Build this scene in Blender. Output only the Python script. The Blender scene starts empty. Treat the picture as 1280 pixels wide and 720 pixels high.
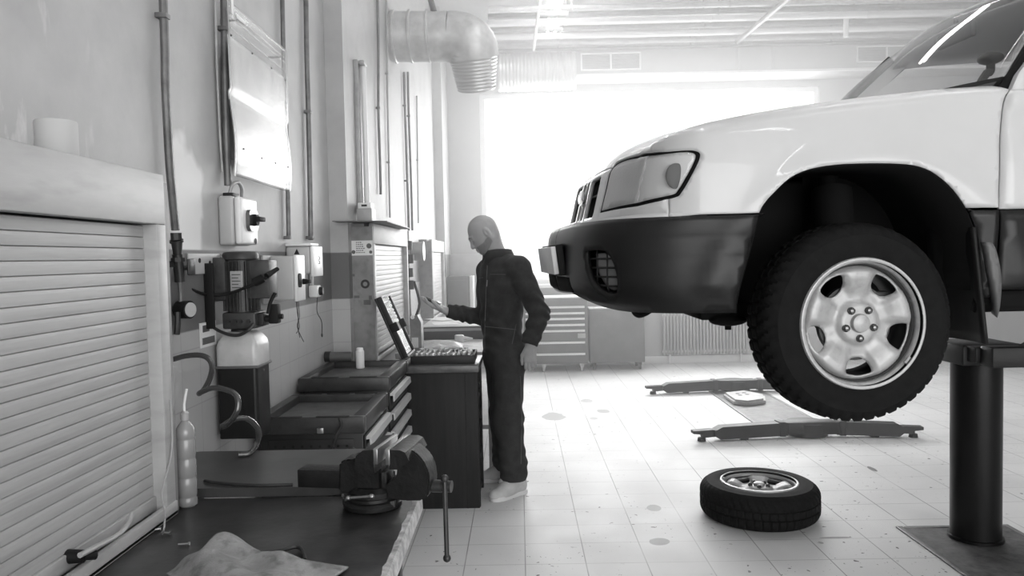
import bpy, bmesh, math, random
import numpy as np
from mathutils import Vector, Matrix, noise
from mathutils.geometry import delaunay_2d_cdt
C = bpy.context.scene.collection
SC = bpy.context.scene
PI = math.pi
rnd = random.Random(7)
V = Vector
# ------------------------------------------------------------------ camera
F = 950.0
CAM = V((0, 0, 1.5))
_d = V(((649 - 640) / F, (360 - 321) / F, -1)).normalized()
_u = V((-0.02, 1, 0)); _u = (_u - _d * _u.dot(_d)).normalized()
_x = _d.cross(_u).normalized()
RW = Matrix((_x, _d, _u))            # rows: world axes seen in camera space = camera-to-world rotation
cam = bpy.data.cameras.new('camera'); cam.sensor_width = 36; cam.lens = F / 1280 * 36
cam.clip_start = 0.05; cam.clip_end = 200
camo = bpy.data.objects.new('camera', cam); C.objects.link(camo)
camo.matrix_world = Matrix.Translation(CAM) @ RW.to_4x4()
SC.camera = camo
def ray(px, py): return RW @ V(((px - 640) / F, (360 - py) / F, -1))
def PY(px, py, y): d = ray(px, py); return CAM + d * (y / d.y)
def PX(px, py, x): d = ray(px, py); return CAM + d * (x / d.x)
def PZ(px, py, z): d = ray(px, py); return CAM + d * ((z - CAM.z) / d.z)
# ------------------------------------------------------------------ materials
def mat(name, v, rough=.5, metal=0., var=0., scale=4., bump=0., bscale=40., spec=.5, stretch=None, dirt=0., coat=0.):
    m = bpy.data.materials.new(name); m.use_nodes = True
    nt = m.node_tree; N = nt.nodes; L = nt.links
    b = N['Principled BSDF']
    b.inputs['Roughness'].default_value = rough; b.inputs['Metallic'].default_value = metal
    b.inputs['Specular IOR Level'].default_value = spec
    b.inputs['Coat Weight'].default_value = coat
    b.inputs['Base Color'].default_value = (v, v, v, 1)
    tc = N.new('ShaderNodeTexCoord'); co = tc.outputs['Object']
    if stretch:
        mp = N.new('ShaderNodeMapping'); mp.inputs['Scale'].default_value = stretch
        L.new(co, mp.inputs['Vector']); co = mp.outputs['Vector']
    col = None
    if var:
        n = N.new('ShaderNodeTexNoise'); n.inputs['Scale'].default_value = scale; n.inputs['Detail'].default_value = 6
        n.inputs['Roughness'].default_value = .65
        L.new(co, n.inputs['Vector'])
        r = N.new('ShaderNodeMapRange'); r.inputs['From Min'].default_value = .3; r.inputs['From Max'].default_value = .7
        r.inputs['To Min'].default_value = max(0, v * (1 - var)); r.inputs['To Max'].default_value = v * (1 + var)
        L.new(n.outputs['Fac'], r.inputs['Value']); col = r.outputs['Result']
    if dirt:
        n = N.new('ShaderNodeTexNoise'); n.inputs['Scale'].default_value = scale * 3.1; n.inputs['Detail'].default_value = 8
        L.new(co, n.inputs['Vector'])
        r = N.new('ShaderNodeMapRange'); r.inputs['From Min'].default_value = .52; r.inputs['From Max'].default_value = .68
        r.inputs['To Min'].default_value = 1; r.inputs['To Max'].default_value = 1 - dirt
        L.new(n.outputs['Fac'], r.inputs['Value'])
        mu = N.new('ShaderNodeMath'); mu.operation = 'MULTIPLY'; L.new(r.outputs['Result'], mu.inputs[0])
        if col: L.new(col, mu.inputs[1])
        else: mu.inputs[1].default_value = v
        col = mu.outputs[0]
    if col: L.new(col, b.inputs['Base Color'])
    if bump:
        n = N.new('ShaderNodeTexNoise'); n.inputs['Scale'].default_value = bscale; n.inputs['Detail'].default_value = 4
        L.new(co, n.inputs['Vector'])
        bp = N.new('ShaderNodeBump'); bp.inputs['Strength'].default_value = bump; bp.inputs['Distance'].default_value = .01
        L.new(n.outputs['Fac'], bp.inputs['Height']); L.new(bp.outputs['Normal'], b.inputs['Normal'])
    return m
def glass_mat(name, tint=.9, rough=.02, refl=1.):
    m = bpy.data.materials.new(name); m.use_nodes = True
    nt = m.node_tree; N = nt.nodes; L = nt.links; N.remove(N['Principled BSDF'])
    t = N.new('ShaderNodeBsdfTransparent'); t.inputs['Color'].default_value = (tint, tint, tint, 1)
    g = N.new('ShaderNodeBsdfGlossy'); g.inputs['Roughness'].default_value = rough
    ge = N.new('ShaderNodeNewGeometry'); dp = N.new('ShaderNodeVectorMath'); dp.operation = 'DOT_PRODUCT'
    L.new(ge.outputs['Normal'], dp.inputs[0]); L.new(ge.outputs['Incoming'], dp.inputs[1])
    def mt(op, a, c=None):
        q = N.new('ShaderNodeMath'); q.operation = op
        for i, k in ((0, a), (1, c)):
            if k is None: continue
            if isinstance(k, (int, float)): q.inputs[i].default_value = k
            else: L.new(k, q.inputs[i])
        return q.outputs[0]
    fr = mt('ADD', mt('MULTIPLY', mt('POWER', mt('SUBTRACT', 1., mt('ABSOLUTE', dp.outputs['Value'])), 5.), .96), .04)
    mu = N.new('ShaderNodeMath'); mu.operation = 'MULTIPLY'; mu.inputs[1].default_value = refl
    L.new(fr, mu.inputs[0])
    mx = N.new('ShaderNodeMixShader'); L.new(mu.outputs[0], mx.inputs[0])
    L.new(t.outputs[0], mx.inputs[1]); L.new(g.outputs[0], mx.inputs[2])
    L.new(mx.outputs[0], N['Material Output'].inputs['Surface'])
    return m
def emit_mat(name, s):
    m = bpy.data.materials.new(name); m.use_nodes = True
    b = m.node_tree.nodes['Principled BSDF']
    b.inputs['Base Color'].default_value = (.8, .8, .8, 1)
    b.inputs['Emission Color'].default_value = (1, 1, 1, 1); b.inputs['Emission Strength'].default_value = s
    return m
M = {}
# ------------------------------------------------------------------ mesh helpers
def nb(): return bmesh.new()
def box(bm, x0, x1, y0, y1, z0, z1, bev=0., seg=2, mtx=None):
    t = bmesh.new()
    r = bmesh.ops.create_cube(t, size=1)
    for v in t.verts:
        v.co = V((x0 + (v.co.x + .5) * (x1 - x0), y0 + (v.co.y + .5) * (y1 - y0), z0 + (v.co.z + .5) * (z1 - z0)))
    if bev: bmesh.ops.bevel(t, geom=t.edges[:], offset=bev, segments=seg, profile=.5, affect='EDGES', clamp_overlap=True)
    merge(bm, t, mtx)
def merge(bm, t, mtx=None):
    mp = {}
    for v in t.verts: mp[v] = bm.verts.new(mtx @ v.co if mtx else v.co)
    for f in t.faces:
        try: bm.faces.new([mp[v] for v in f.verts])
        except ValueError: pass
    t.free()
def frame(d):
    d = d.normalized(); a = V((0, 0, 1)) if abs(d.z) < .9 else V((1, 0, 0))
    u = d.cross(a).normalized(); return u, d.cross(u).normalized()
def cyl(bm, p0, p1, r0, r1=None, seg=16, cap=True):
    p0, p1 = V(p0), V(p1); r1 = r0 if r1 is None else r1
    u, w = frame(p1 - p0)
    A = [bm.verts.new(p0 + (u * math.cos(2 * PI * i / seg) + w * math.sin(2 * PI * i / seg)) * r0) for i in range(seg)]
    B = [bm.verts.new(p1 + (u * math.cos(2 * PI * i / seg) + w * math.sin(2 * PI * i / seg)) * r1) for i in range(seg)]
    for i in range(seg): bm.faces.new((A[i], A[(i + 1) % seg], B[(i + 1) % seg], B[i]))
    if cap: bm.faces.new(A[::-1]); bm.faces.new(B)
def spline(pts, n=8):
    pts = [V(p) for p in pts]; out = []
    for i in range(len(pts) - 1):
        a = pts[max(i - 1, 0)]; b = pts[i]; c = pts[i + 1]; d = pts[min(i + 2, len(pts) - 1)]
        for k in range(n):
            t = k / n
            out.append(.5 * (2 * b + (c - a) * t + (2 * a - 5 * b + 4 * c - d) * t * t + (3 * b - a - 3 * c + d) * t ** 3))
    out.append(pts[-1]); return out
def tube(bm, pts, r, seg=8, smooth=0, cap=True, ry=None):
    P = spline(pts, smooth) if smooth else [V(p) for p in pts]
    rings = []; n = len(P); u = None
    for i, p in enumerate(P):
        d = (P[min(i + 1, n - 1)] - P[max(i - 1, 0)]).normalized()
        if u is None: u, w = frame(d)
        else:
            u = (u - d * u.dot(d)).normalized(); w = d.cross(u)
        rr = r(i / (n - 1)) if callable(r) else r
        rings.append([bm.verts.new(p + u * math.cos(2 * PI * k / seg) * rr + w * math.sin(2 * PI * k / seg) * (ry or rr)) for k in range(seg)])
    for a, b in zip(rings, rings[1:]):
        for k in range(seg): bm.faces.new((a[k], a[(k + 1) % seg], b[(k + 1) % seg], b[k]))
    if cap: bm.faces.new(rings[0][::-1]); bm.faces.new(rings[-1])
def lathe(bm, prof, o=(0, 0, 0), ax=(0, 0, 1), seg=32, capb=True, capt=True, mod=None):
    o = V(o); ax = V(ax).normalized(); u, w = frame(ax); R = []
    for j, (r, z) in enumerate(prof):
        ring = []
        for i in range(seg):
            a = 2 * PI * i / seg; rr = r + (mod(j, i) if mod else 0)
            ring.append(bm.verts.new(o + ax * z + (u * math.cos(a) + w * math.sin(a)) * rr))
        R.append(ring)
    for a, b in zip(R, R[1:]):
        for i in range(seg): bm.faces.new((a[i], a[(i + 1) % seg], b[(i + 1) % seg], b[i]))
    if capb and prof[0][0] > 1e-5: bm.faces.new(R[0][::-1])
    if capt and prof[-1][0] > 1e-5: bm.faces.new(R[-1])
def prism(bm, poly, o, ux, uy, ext):
    """polygon (a,b) pairs -> o + a*ux + b*uy, extruded along vector ext"""
    o, ux, uy, ext = V(o), V(ux), V(uy), V(ext)
    A = [bm.verts.new(o + ux * a + uy * b) for a, b in poly]; B = [bm.verts.new(v.co + ext) for v in A]
    n = len(A)
    bm.faces.new(A); bm.faces.new(B[::-1])
    for i in range(n): bm.faces.new((A[i], B[i], B[(i + 1) % n], A[(i + 1) % n]))
def rrect(x0, x1, y0, y1, r, n=5):
    o = []
    for cx, cy, a0 in ((x1 - r, y1 - r, 0), (x0 + r, y1 - r, 90), (x0 + r, y0 + r, 180), (x1 - r, y0 + r, 270)):
        for k in range(n + 1):
            a = math.radians(a0 + 90 * k / n); o.append((cx + r * math.cos(a), cy + r * math.sin(a)))
    return o
def ell(bm, c, rx, ry, rz, seg=20, rings=12, mtx=None):
    t = bmesh.new(); bmesh.ops.create_uvsphere(t, u_segments=seg, v_segments=rings, radius=1)
    c = V(c)
    for v in t.verts: v.co = V((v.co.x * rx, v.co.y * ry, v.co.z * rz)) + c
    merge(bm, t, mtx)
def grid(bm, fn, nu, nv):
    g = [[bm.verts.new(fn(i / nu, j / nv)) for j in range(nv + 1)] for i in range(nu + 1)]
    for i in range(nu):
        for j in range(nv): bm.faces.new((g[i][j], g[i + 1][j], g[i + 1][j + 1], g[i][j + 1]))
    return g
def obj(name, bm, m, parent=None, ang=35, smooth=True, fix=True):
    if fix: bmesh.ops.recalc_face_normals(bm, faces=bm.faces[:])
    me = bpy.data.meshes.new(name); bm.to_mesh(me); bm.free()
    me.materials.append(M[m] if isinstance(m, str) else m)
    if smooth:
        me.polygons.foreach_set('use_smooth', [True] * len(me.polygons)); me.set_sharp_from_angle(angle=math.radians(ang))
    o = bpy.data.objects.new(name, me); C.objects.link(o)
    if parent:
        o.parent = parent; o.matrix_parent_inverse = parent.matrix_world.inverted()
    return o
def tag(o, label, cat, group=None, kind=None):
    o['label'] = label; o['category'] = cat
    if group: o['group'] = group
    if kind: o['kind'] = kind
    return o
def thing(name, label, cat, loc=(0, 0, 0), group=None):
    o = bpy.data.objects.new(name, None); C.objects.link(o); o.location = loc; o.empty_display_size = .1
    o.matrix_world = Matrix.Translation(loc)
    return tag(o, label, cat, group)
def struct(name, bm, m, parent=None, **k):
    o = obj(name, bm, m, parent, **k)
    if not parent: o['kind'] = 'structure'
    return o
def dup(root, delta, label=None, group=None, mtx=None):
    def cp(o, par):
        c = o.copy(); C.objects.link(c)
        if par: c.parent = par; c.matrix_parent_inverse = o.matrix_parent_inverse.copy()
        for ch in list(o.children): cp(ch, c)
        return c
    r = cp(root, None); r.location = root.location + V(delta)
    if label: r['label'] = label
    if group: r['group'] = group
    return r
def solid(o, t, off=-1):
    s = o.modifiers.new('thickness', 'SOLIDIFY'); s.thickness = t; s.offset = off; s.use_rim = True
    return o
def sm(a, b, x):
    t = min(1, max(0, (x - a) / (b - a))); return t * t * (3 - 2 * t)

# ------------------------------------------------------------------ shared materials (black and white place)
M['white_paint'] = mat('white_paint', .62, .45, var=.06, scale=3, dirt=.05)
M['grey_paint'] = mat('grey_paint', .34, .45, var=.12, scale=5, bump=.05)
M['mid_grey'] = mat('mid_grey', .085, .5, var=.15, scale=6)
M['cab_side'] = mat('cabinet_side_paint', .2, .5, var=.25, scale=6, dirt=.2)
M['slat'] = mat('shutter_slat', .35, .45, metal=.0, var=.12, scale=3, stretch=(1, .3, 6), dirt=.12)
M['alu'] = mat('aluminium_panel', .36, .5, metal=.0, var=.14, scale=2.5, stretch=(1, .6, 3), dirt=.15)
M['dark'] = mat('dark_plastic', .014, .5, var=.2, scale=8, spec=.3)
M['black'] = mat('black_rubber', .007, .65, spec=.25)
M['dark_steel'] = mat('dark_steel', .03, .42, metal=.3, var=.3, scale=9, bump=.06)
M['steel'] = mat('bare_steel', .38, .3, metal=.85, var=.2, scale=12)
M['chrome'] = mat('chrome', .75, .12, metal=1.)
M['bright_chrome'] = mat('satin_chrome', .82, .32, metal=.55)
M['cast'] = mat('cast_iron', .011, .45, metal=.0, spec=.22, var=.35, scale=20, bump=.15, bscale=80)
M['conduit'] = mat('conduit_grey', .13, .45, metal=.3, var=.35, scale=14)
M['conduit_light'] = mat('conduit_light', .3, .45, metal=.2, var=.2, scale=14)
M['white_plastic'] = mat('white_plastic', .66, .35, var=.04)
M['grey_plastic'] = mat('grey_plastic', .3, .4, var=.06)
M['paper'] = mat('paper', .72, .8, var=.03)
M['bench'] = mat('worn_bench_steel', .03, .36, spec=.35, metal=.0, var=.8, scale=5, bump=.06, dirt=.5)
M['bench_edge'] = mat('chipped_bench_edge', .42, .7, var=.5, scale=30, bump=.3)
M['slab'] = mat('steel_slab', .055, .38, metal=.1, var=.3, scale=4, dirt=.2)
M['cart'] = mat('cart_black', .016, .4, spec=.3, var=.3, scale=8)
M['cart_mat'] = mat('cart_tray_mat', .075, .5, spec=.4, var=.3, scale=9, dirt=.4)
M['handle'] = mat('light_handle', .62, .32, metal=.3)
M['cloth'] = mat('rag_cloth', .25, .9, var=.35, scale=9, bump=.3, bscale=260, dirt=.45)
M['duct'] = mat('galvanised_duct', .5, .45, metal=.3, var=.25, scale=7)
M['flex'] = mat('flexible_foil_duct', .5, .35, metal=.6)
M['ink'] = mat('ink', .03, .7)
M['oil'] = mat('dark_tank', .01, .35, spec=.3, var=.2)
M['tank_white'] = mat('translucent_tank', .44, .32, var=.12, scale=7, dirt=.12)
M['motor'] = mat('motor_paint', .04, .45, metal=.0, spec=.35, var=.4, scale=12, dirt=.3)
M['glass'] = glass_mat('window_glass', .96, .02, .8)
M['clear'] = glass_mat('clear_plastic', .93, .3, .7)
M['liftplate'] = mat('checker_plate', .11, .5, metal=.3, var=.5, scale=9, bump=.2, bscale=90, dirt=.3)
M['liftarm'] = mat('lift_arm_paint', .013, .5, spec=.3, var=.35, scale=10)
M['post'] = mat('lift_ram_steel', .004, .35, metal=.0, spec=.22, var=.3, scale=9)
M['ceil'] = mat('ceiling_paint', .5, .7, var=.1, scale=2)
M['tubelight'] = emit_mat('fluorescent_tube', 27)

def wall_mat():
    m = mat('wall_paint', .36, .55, var=.12, scale=2.2, bump=.04, bscale=30, dirt=.06); nt = m.node_tree; N = nt.nodes; L = nt.links
    b = N['Principled BSDF']; src = b.inputs['Base Color'].links[0].from_socket
    tc = N.new('ShaderNodeTexCoord'); sx = N.new('ShaderNodeSeparateXYZ'); L.new(tc.outputs['Object'], sx.inputs[0])
    def step(sock, th, w=.003):
        r = N.new('ShaderNodeMapRange'); r.inputs['From Min'].default_value = th - w; r.inputs['From Max'].default_value = th + w
        L.new(sock, r.inputs['Value']); return r.outputs['Result']
    def mixv(fac, a, c):
        x = N.new('ShaderNodeMix'); x.data_type = 'FLOAT'; L.new(fac, x.inputs['Factor'])
        for i, k in ((2, a), (3, c)):
            if isinstance(k, float): x.inputs[i].default_value = k
            else: L.new(k, x.inputs[i])
        return x.outputs[0]
    def math_(op, a, c=None):
        q = N.new('ShaderNodeMath'); q.operation = op
        for i, k in ((0, a), (1, c)):
            if k is None: continue
            if isinstance(k, (int, float)): q.inputs[i].default_value = k
            else: L.new(k, q.inputs[i])
        return q.outputs[0]
    # tiled lower wall
    ty = math_('ABSOLUTE', math_('SUBTRACT', math_('FRACT', math_('MULTIPLY', sx.outputs['Y'], 1 / .15)), .5))
    tz = math_('ABSOLUTE', math_('SUBTRACT', math_('FRACT', math_('MULTIPLY', sx.outputs['Z'], 1 / .2)), .5))
    g = math_('MAXIMUM', step(ty, .488, .008), step(tz, .49, .006))
    tile = mixv(g, .36, .27)
    low = mixv(step(sx.outputs['Z'], 1.265), tile, .105)
    # dado band then upper paint; a filled patch of lighter plaster
    px = math_('SUBTRACT', sx.outputs['Y'], 2.62); pz = math_('SUBTRACT', sx.outputs['Z'], 1.66)
    n = N.new('ShaderNodeTexNoise'); n.inputs['Scale'].default_value = 7; L.new(tc.outputs['Object'], n.inputs['Vector'])
    rr = math_('SQRT', math_('ADD', math_('POWER', math_('MULTIPLY', px, 3.6), 2), math_('POWER', math_('MULTIPLY', pz, 2.0), 2)))
    rr = math_('ADD', rr, math_('MULTIPLY', math_('SUBTRACT', n.outputs['Fac'], .5), .5))
    up = mixv(step(rr, .55, .05), .60, src)
    # scuffed, streaky old paint near the first cabinet
    n2 = N.new('ShaderNodeTexNoise'); n2.inputs['Scale'].default_value = 9; n2.inputs['Detail'].default_value = 8
    mp = N.new('ShaderNodeMapping'); mp.inputs['Scale'].default_value = (1, 1, .35); L.new(tc.outputs['Object'], mp.inputs['Vector']); L.new(mp.outputs[0], n2.inputs['Vector'])
    st = step(n2.outputs['Fac'], .62, .03)
    zone = math_('MULTIPLY', math_('SUBTRACT', 1, step(sx.outputs['Y'], 1.95, .25)), math_('MULTIPLY', st, .5))
    up = math_('MULTIPLY', up, math_('ADD', 1, zone))
    fin = mixv(step(sx.outputs['Z'], 1.548), low, up)
    L.new(fin, b.inputs['Base Color'])
    return m
M['wall'] = wall_mat()
def floor_mat():
    m = mat('floor_tile', .6, .45, bump=.02, bscale=8, spec=.3); nt = m.node_tree; N = nt.nodes; L = nt.links; b = N['Principled BSDF']
    tc = N.new('ShaderNodeTexCoord'); sx = N.new('ShaderNodeSeparateXYZ'); L.new(tc.outputs['Object'], sx.inputs[0])
    X, Y = sx.outputs['X'], sx.outputs['Y']
    def mt(op, a, c=None):
        q = N.new('ShaderNodeMath'); q.operation = op
        for i, k in ((0, a), (1, c)):
            if k is None: continue
            if isinstance(k, (int, float)): q.inputs[i].default_value = k
            else: L.new(k, q.inputs[i])
        return q.outputs[0]
    def rng(sock, a, c, t0=0., t1=1.):
        r = N.new('ShaderNodeMapRange'); r.interpolation_type = 'SMOOTHSTEP'
        for i, k in (('From Min', a), ('From Max', c), ('To Min', t0), ('To Max', t1)): r.inputs[i].default_value = k
        L.new(sock, r.inputs['Value']); return r.outputs['Result']
    def noise_(s, d=5, st=None):
        n = N.new('ShaderNodeTexNoise'); n.inputs['Scale'].default_value = s; n.inputs['Detail'].default_value = d
        if st:
            mp = N.new('ShaderNodeMapping'); mp.inputs['Scale'].default_value = st; L.new(tc.outputs['Object'], mp.inputs['Vector']); L.new(mp.outputs[0], n.inputs['Vector'])
        else: L.new(tc.outputs['Object'], n.inputs['Vector'])
        return n.outputs['Fac']
    TX, TY = .296, .266
    fx = mt('ABSOLUTE', mt('SUBTRACT', mt('FRACT', mt('ADD', mt('DIVIDE', X, TX), .5)), .5))
    fy = mt('ABSOLUTE', mt('SUBTRACT', mt('FRACT', mt('ADD', mt('DIVIDE', mt('SUBTRACT', Y, 3.65), TY), .5)), .5))
    gx = rng(fx, .006, .013, .62, 0.); gy = rng(fy, .006, .014, .4, 0.)
    g = mt('MAXIMUM', gx, gy)
    g = mt('MULTIPLY', g, rng(noise_(1.7, 2), .35, .6, .45, 1.))
    base = rng(noise_(1.1, 4), .3, .7, .58, .69)
    # oil drips and flecks
    sp = rng(noise_(26, 2), .685, .705, 0, .85)
    sp = mt('MULTIPLY', sp, rng(noise_(1.3, 3), .44, .55))
    sp2 = rng(noise_(55, 2, (1, .8, 1)), .685, .71, 0, .75)
    sp2 = mt('MULTIPLY', sp2, rng(noise_(2.1, 3), .5, .66))
    dark = mt('MAXIMUM', mt('MAXIMUM', sp, sp2), g)
    wob = mt('MULTIPLY', mt('SUBTRACT', noise_(6, 4), .5), .9)
    for (px, py, rx, ry, k) in ((693, 521, .105, .17, .5), (733, 501, .06, .1, .35), (754, 514, .06, .09, .45), (742, 523, .04, .06, .3), (817, 635, .045, .06, .5), (825, 677, .055, .05, .6), (1090, 586, .02, .06, .8), (1045, 672, .09, .012, .6), (960, 540, .5, .06, .15)):
        p = PZ(px, py, 0)
        d = mt('SQRT', mt('ADD', mt('POWER', mt('DIVIDE', mt('SUBTRACT', X, p.x), rx), 2), mt('POWER', mt('DIVIDE', mt('SUBTRACT', Y, p.y), ry), 2)))
        dark = mt('MAXIMUM', dark, rng(mt('ADD', d, wob), .95, 1.08, k, 0.))
    fin = mt('MULTIPLY', base, mt('SUBTRACT', 1, dark))
    L.new(fin, b.inputs['Base Color'])
    L.new(rng(noise_(3, 5), .3, .7, .46, .54), b.inputs['Roughness'])
    return m
M['floor'] = floor_mat()
M['backwall'] = mat('back_wall_paint', .34, .6, var=.08, scale=1.5)
# ------------------------------------------------------------------ room shell
WX1, WX2, YB, ZC = -1.15, -1.04, 10.4, 4.62
b = nb(); box(b, -1.35, 10, -5, 10.6, -.1, 0); struct('floor', b, 'floor')
b = nb(); box(b, -1.35, 10, -5, 10.6, ZC, ZC + .1); struct('ceiling', b, 'ceil')
b = nb()
box(b, -1.35, WX1, -5, 4.63, 0, ZC); struct('wall_left', b, 'wall')
for xx, ya, yb in ((WX2, 4.63, 9.55), (-.93, 9.55, 10.6)):
    b = nb(); box(b, -1.35, xx, ya, yb, 0, ZC); struct('wall_left', b, 'wall')
b = nb(); box(b, 9.9, 10.1, -5, 10.6, 0, ZC); struct('wall_right', b, 'backwall')
WIN = (-.50, 4.1, 1.12, 3.72)
b = nb()
box(b, -.93, WIN[0], YB, 10.6, 0, ZC); box(b, WIN[1], 9.9, YB, 10.6, 0, ZC)
box(b, WIN[0], WIN[1], YB, 10.6, 0, WIN[2]); box(b, WIN[0], WIN[1], YB, 10.6, WIN[3], ZC)
struct('wall_back', b, 'backwall')
# wall behind the viewer with a wide unseen opening, added to let in fill light
b = nb(); box(b, -1.15, -.2, -5.1, -4.9, 0, ZC); box(b, 7.6, 9.9, -5.1, -4.9, 0, ZC); box(b, -.2, 7.6, -5.1, -4.9, 3.9, ZC); struct('wall_front', b, 'backwall')
# back window
b = nb()
x0, x1, z0, z1 = WIN
fw = .07
box(b, x0, x0 + fw, YB + .03, YB + .12, z0, z1); box(b, x1 - fw, x1, YB + .03, YB + .12, z0, z1)
box(b, x0 + fw, x1 - fw, YB + .03, YB + .12, z0, z0 + fw); box(b, x0 + fw, x1 - fw, YB + .03, YB + .12, z1 - fw, z1)
for mx in (.92, 2.34): box(b, mx - .03, mx + .03, YB + .04, YB + .11, z0 + fw, z1 - fw)
w = struct('window_1', b, 'white_paint')
b = nb(); box(b, x0 + fw, x1 - fw, YB + .07, YB + .08, z0 + fw, z1 - fw); obj('pane', b, 'glass', w)
b = nb(); box(b, x0 - .08, x1 + .08, YB - .1, YB + .02, z0 - .05, z0, .008); struct('trim_1', b, 'white_paint')
# ------------------------------------------------------------------ light
def area(name, loc, rot, sx, sy, e):
    l = bpy.data.lights.new(name, 'AREA'); l.shape = 'RECTANGLE'; l.size = sx; l.size_y = sy; l.energy = e
    o = bpy.data.objects.new(name, l); C.objects.link(o); o.location = loc; o.rotation_euler = rot
    return o
area('daylight_back', (1.8, 11.1, 2.7), (-PI / 2, 0, 0), 6.4, 4.4, 750)
area('rear_fill', (3.7, -5.6, 2.2), (PI / 2, 0, 0), 8, 4, 400)  # added fill from behind the camera, no visible source
W = bpy.data.worlds.new('overcast'); SC.world = W; W.use_nodes = True
W.node_tree.nodes['Background'].inputs[0].default_value = (1, 1, 1, 1); W.node_tree.nodes['Background'].inputs[1].default_value = 1.0
# fluorescent fixtures, a row along the room and one across it
def tubelight(loc, ln, along, label, grp='fluorescent ceiling lights'):
    t = thing('fluorescent_light', label, 'ceiling light', loc, grp)
    x, y, z = loc
    b = nb(); a, c = (.09, ln / 2) if along == 'y' else (ln / 2, .09)
    box(b, x - a, x + a, y - c, y + c, z, z + .06, .01)
    e = .012
    cyl(b, (x, y - c * .6 if along == 'y' else y, z + .05), (x, y - c * .6 if along == 'y' else y, ZC + .0), e, seg=6)
    cyl(b, (x if along == 'y' else x - a * .6, y + (c * .6 if along == 'y' else 0), z + .05), (x if along == 'y' else x - a * .6, y + (c * .6 if along == 'y' else 0), ZC), e, seg=6)
    obj('housing', b, 'white_paint', t)
    for s in (-.045, .045):
        b = nb()
        if along == 'y': cyl(b, (x + s, y - c + .03, z - .018), (x + s, y + c - .03, z - .018), .014, seg=10)
        else: cyl(b, (x - a + .03, y + s, z - .018), (x + a - .03, y + s, z - .018), .014, seg=10)
        obj('tube', b, 'tubelight', t)
    return t
tubelight((.45, 8.75, 4.28), 1.5, 'y', 'fluorescent ceiling light hanging lengthwise beyond the mechanic, the bright streak near the top')
tubelight((.42, 7.75, 4.16), 1.3, 'x', 'fluorescent ceiling light hanging crosswise at the top edge of the photo')
for (x, y, g) in ((.45, 2.6, 'y'), (.45, 5.2, 'y'), (2.4, .6, 'x'), (2.4, 3.0, 'x'), (5.4, .6, 'x'), (2.6, -2.2, 'x'), (4.6, 5.4, 'x'), (2.4, 5.6, 'x')):
    tubelight((x, y, 4.3), 1.6, g, 'fluorescent ceiling light overhead outside the view')
# haze lit by the window
b = nb(); box(b, -1.37, 10.12, -5.12, 10.62, -.12, 4.74)
hm = bpy.data.materials.new('haze'); hm.use_nodes = True; nt = hm.node_tree; nt.nodes.remove(nt.nodes['Principled BSDF'])
vs = nt.nodes.new('ShaderNodeVolumeScatter'); vs.inputs['Density'].default_value = .075; vs.inputs['Anisotropy'].default_value = .35
vs.inputs['Color'].default_value = (1, 1, 1, 1)
_tc = nt.nodes.new('ShaderNodeTexCoord'); _sx = nt.nodes.new('ShaderNodeSeparateXYZ'); _mr = nt.nodes.new('ShaderNodeMapRange')
for _k, _v in (('From Min', .9), ('From Max', 3.6), ('To Min', .028), ('To Max', .105)): _mr.inputs[_k].default_value = _v
nt.links.new(_tc.outputs['Object'], _sx.inputs[0]); nt.links.new(_sx.outputs['Z'], _mr.inputs['Value'])
_my = nt.nodes.new('ShaderNodeMapRange'); _mu = nt.nodes.new('ShaderNodeMath'); _mu.operation = 'MULTIPLY'
for _k, _v in (('From Min', 3.4), ('From Max', 5.2), ('To Min', 0.), ('To Max', 1.)): _my.inputs[_k].default_value = _v
nt.links.new(_sx.outputs['Y'], _my.inputs['Value']); nt.links.new(_mr.outputs['Result'], _mu.inputs[0]); nt.links.new(_my.outputs['Result'], _mu.inputs[1]); nt.links.new(_mu.outputs[0], vs.inputs['Density'])
nt.links.new(vs.outputs[0], nt.nodes['Material Output'].inputs['Volume'])
hz = obj('haze', b, hm, smooth=False); tag(hz, 'bright dusty haze hanging in the air before the window', 'haze', kind='stuff')
# ------------------------------------------------------------------ view
SC.view_settings.view_transform = 'Standard'; SC.view_settings.look = 'None'; SC.view_settings.gamma = 1
SC.view_settings.use_curve_mapping = False; SC.view_settings.exposure = 0.35
SC.cycles.use_denoising = True; SC.cycles.max_bounces = 8; SC.cycles.diffuse_bounces = 4; SC.cycles.volume_bounces = 1
SC.cycles.transparent_max_bounces = 12; SC.cycles.sample_clamp_indirect = 6

M['clear_bottle'] = mat('cloudy_bottle_plastic', .3, .2, var=.1, spec=.7)
M['clear_bottle'].node_tree.nodes['Principled BSDF'].inputs['Alpha'].default_value = .72
M['roll_paper'] = mat('paper_roll_paper', .47, .7)
M['poster_grey'] = mat('drawing_paper', .6, .8, var=.18, scale=5, stretch=(1, 1.5, .7))
M['smoke'] = mat('smoked_cover', .06, .15, spec=.8)
M['grey_box'] = mat('pale_grey_box', .40, .4, var=.06)
M['hose'] = mat('air_hose_rubber', .05, .25, spec=.7)
M['cart_rim'] = mat('cart_rim_plastic', .03, .4, spec=.4, var=.3, scale=7, dirt=.3)
M['mid_grey_dark'] = mat('dark_tube', .07, .4, var=.3)
M['desk'] = mat('dark_wood', .014, .55, spec=.2, var=.35, scale=3, stretch=(9, 9, .7))
M['desk_top'] = mat('worn_top', .08, .35, var=.4, scale=6, stretch=(1, 5, 1), dirt=.3)
M['tray_pale'] = mat('pale_tray', .5, .5, var=.25, scale=30)
M['pale_top'] = mat('pale_bench_top', .5, .5, var=.3, scale=6, dirt=.25)
M['bag'] = mat('white_bag', .6, .4, bump=.5, bscale=40)
M['duct_grey'] = mat('duct_paint', .3, .5, var=.08, scale=2)
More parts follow.
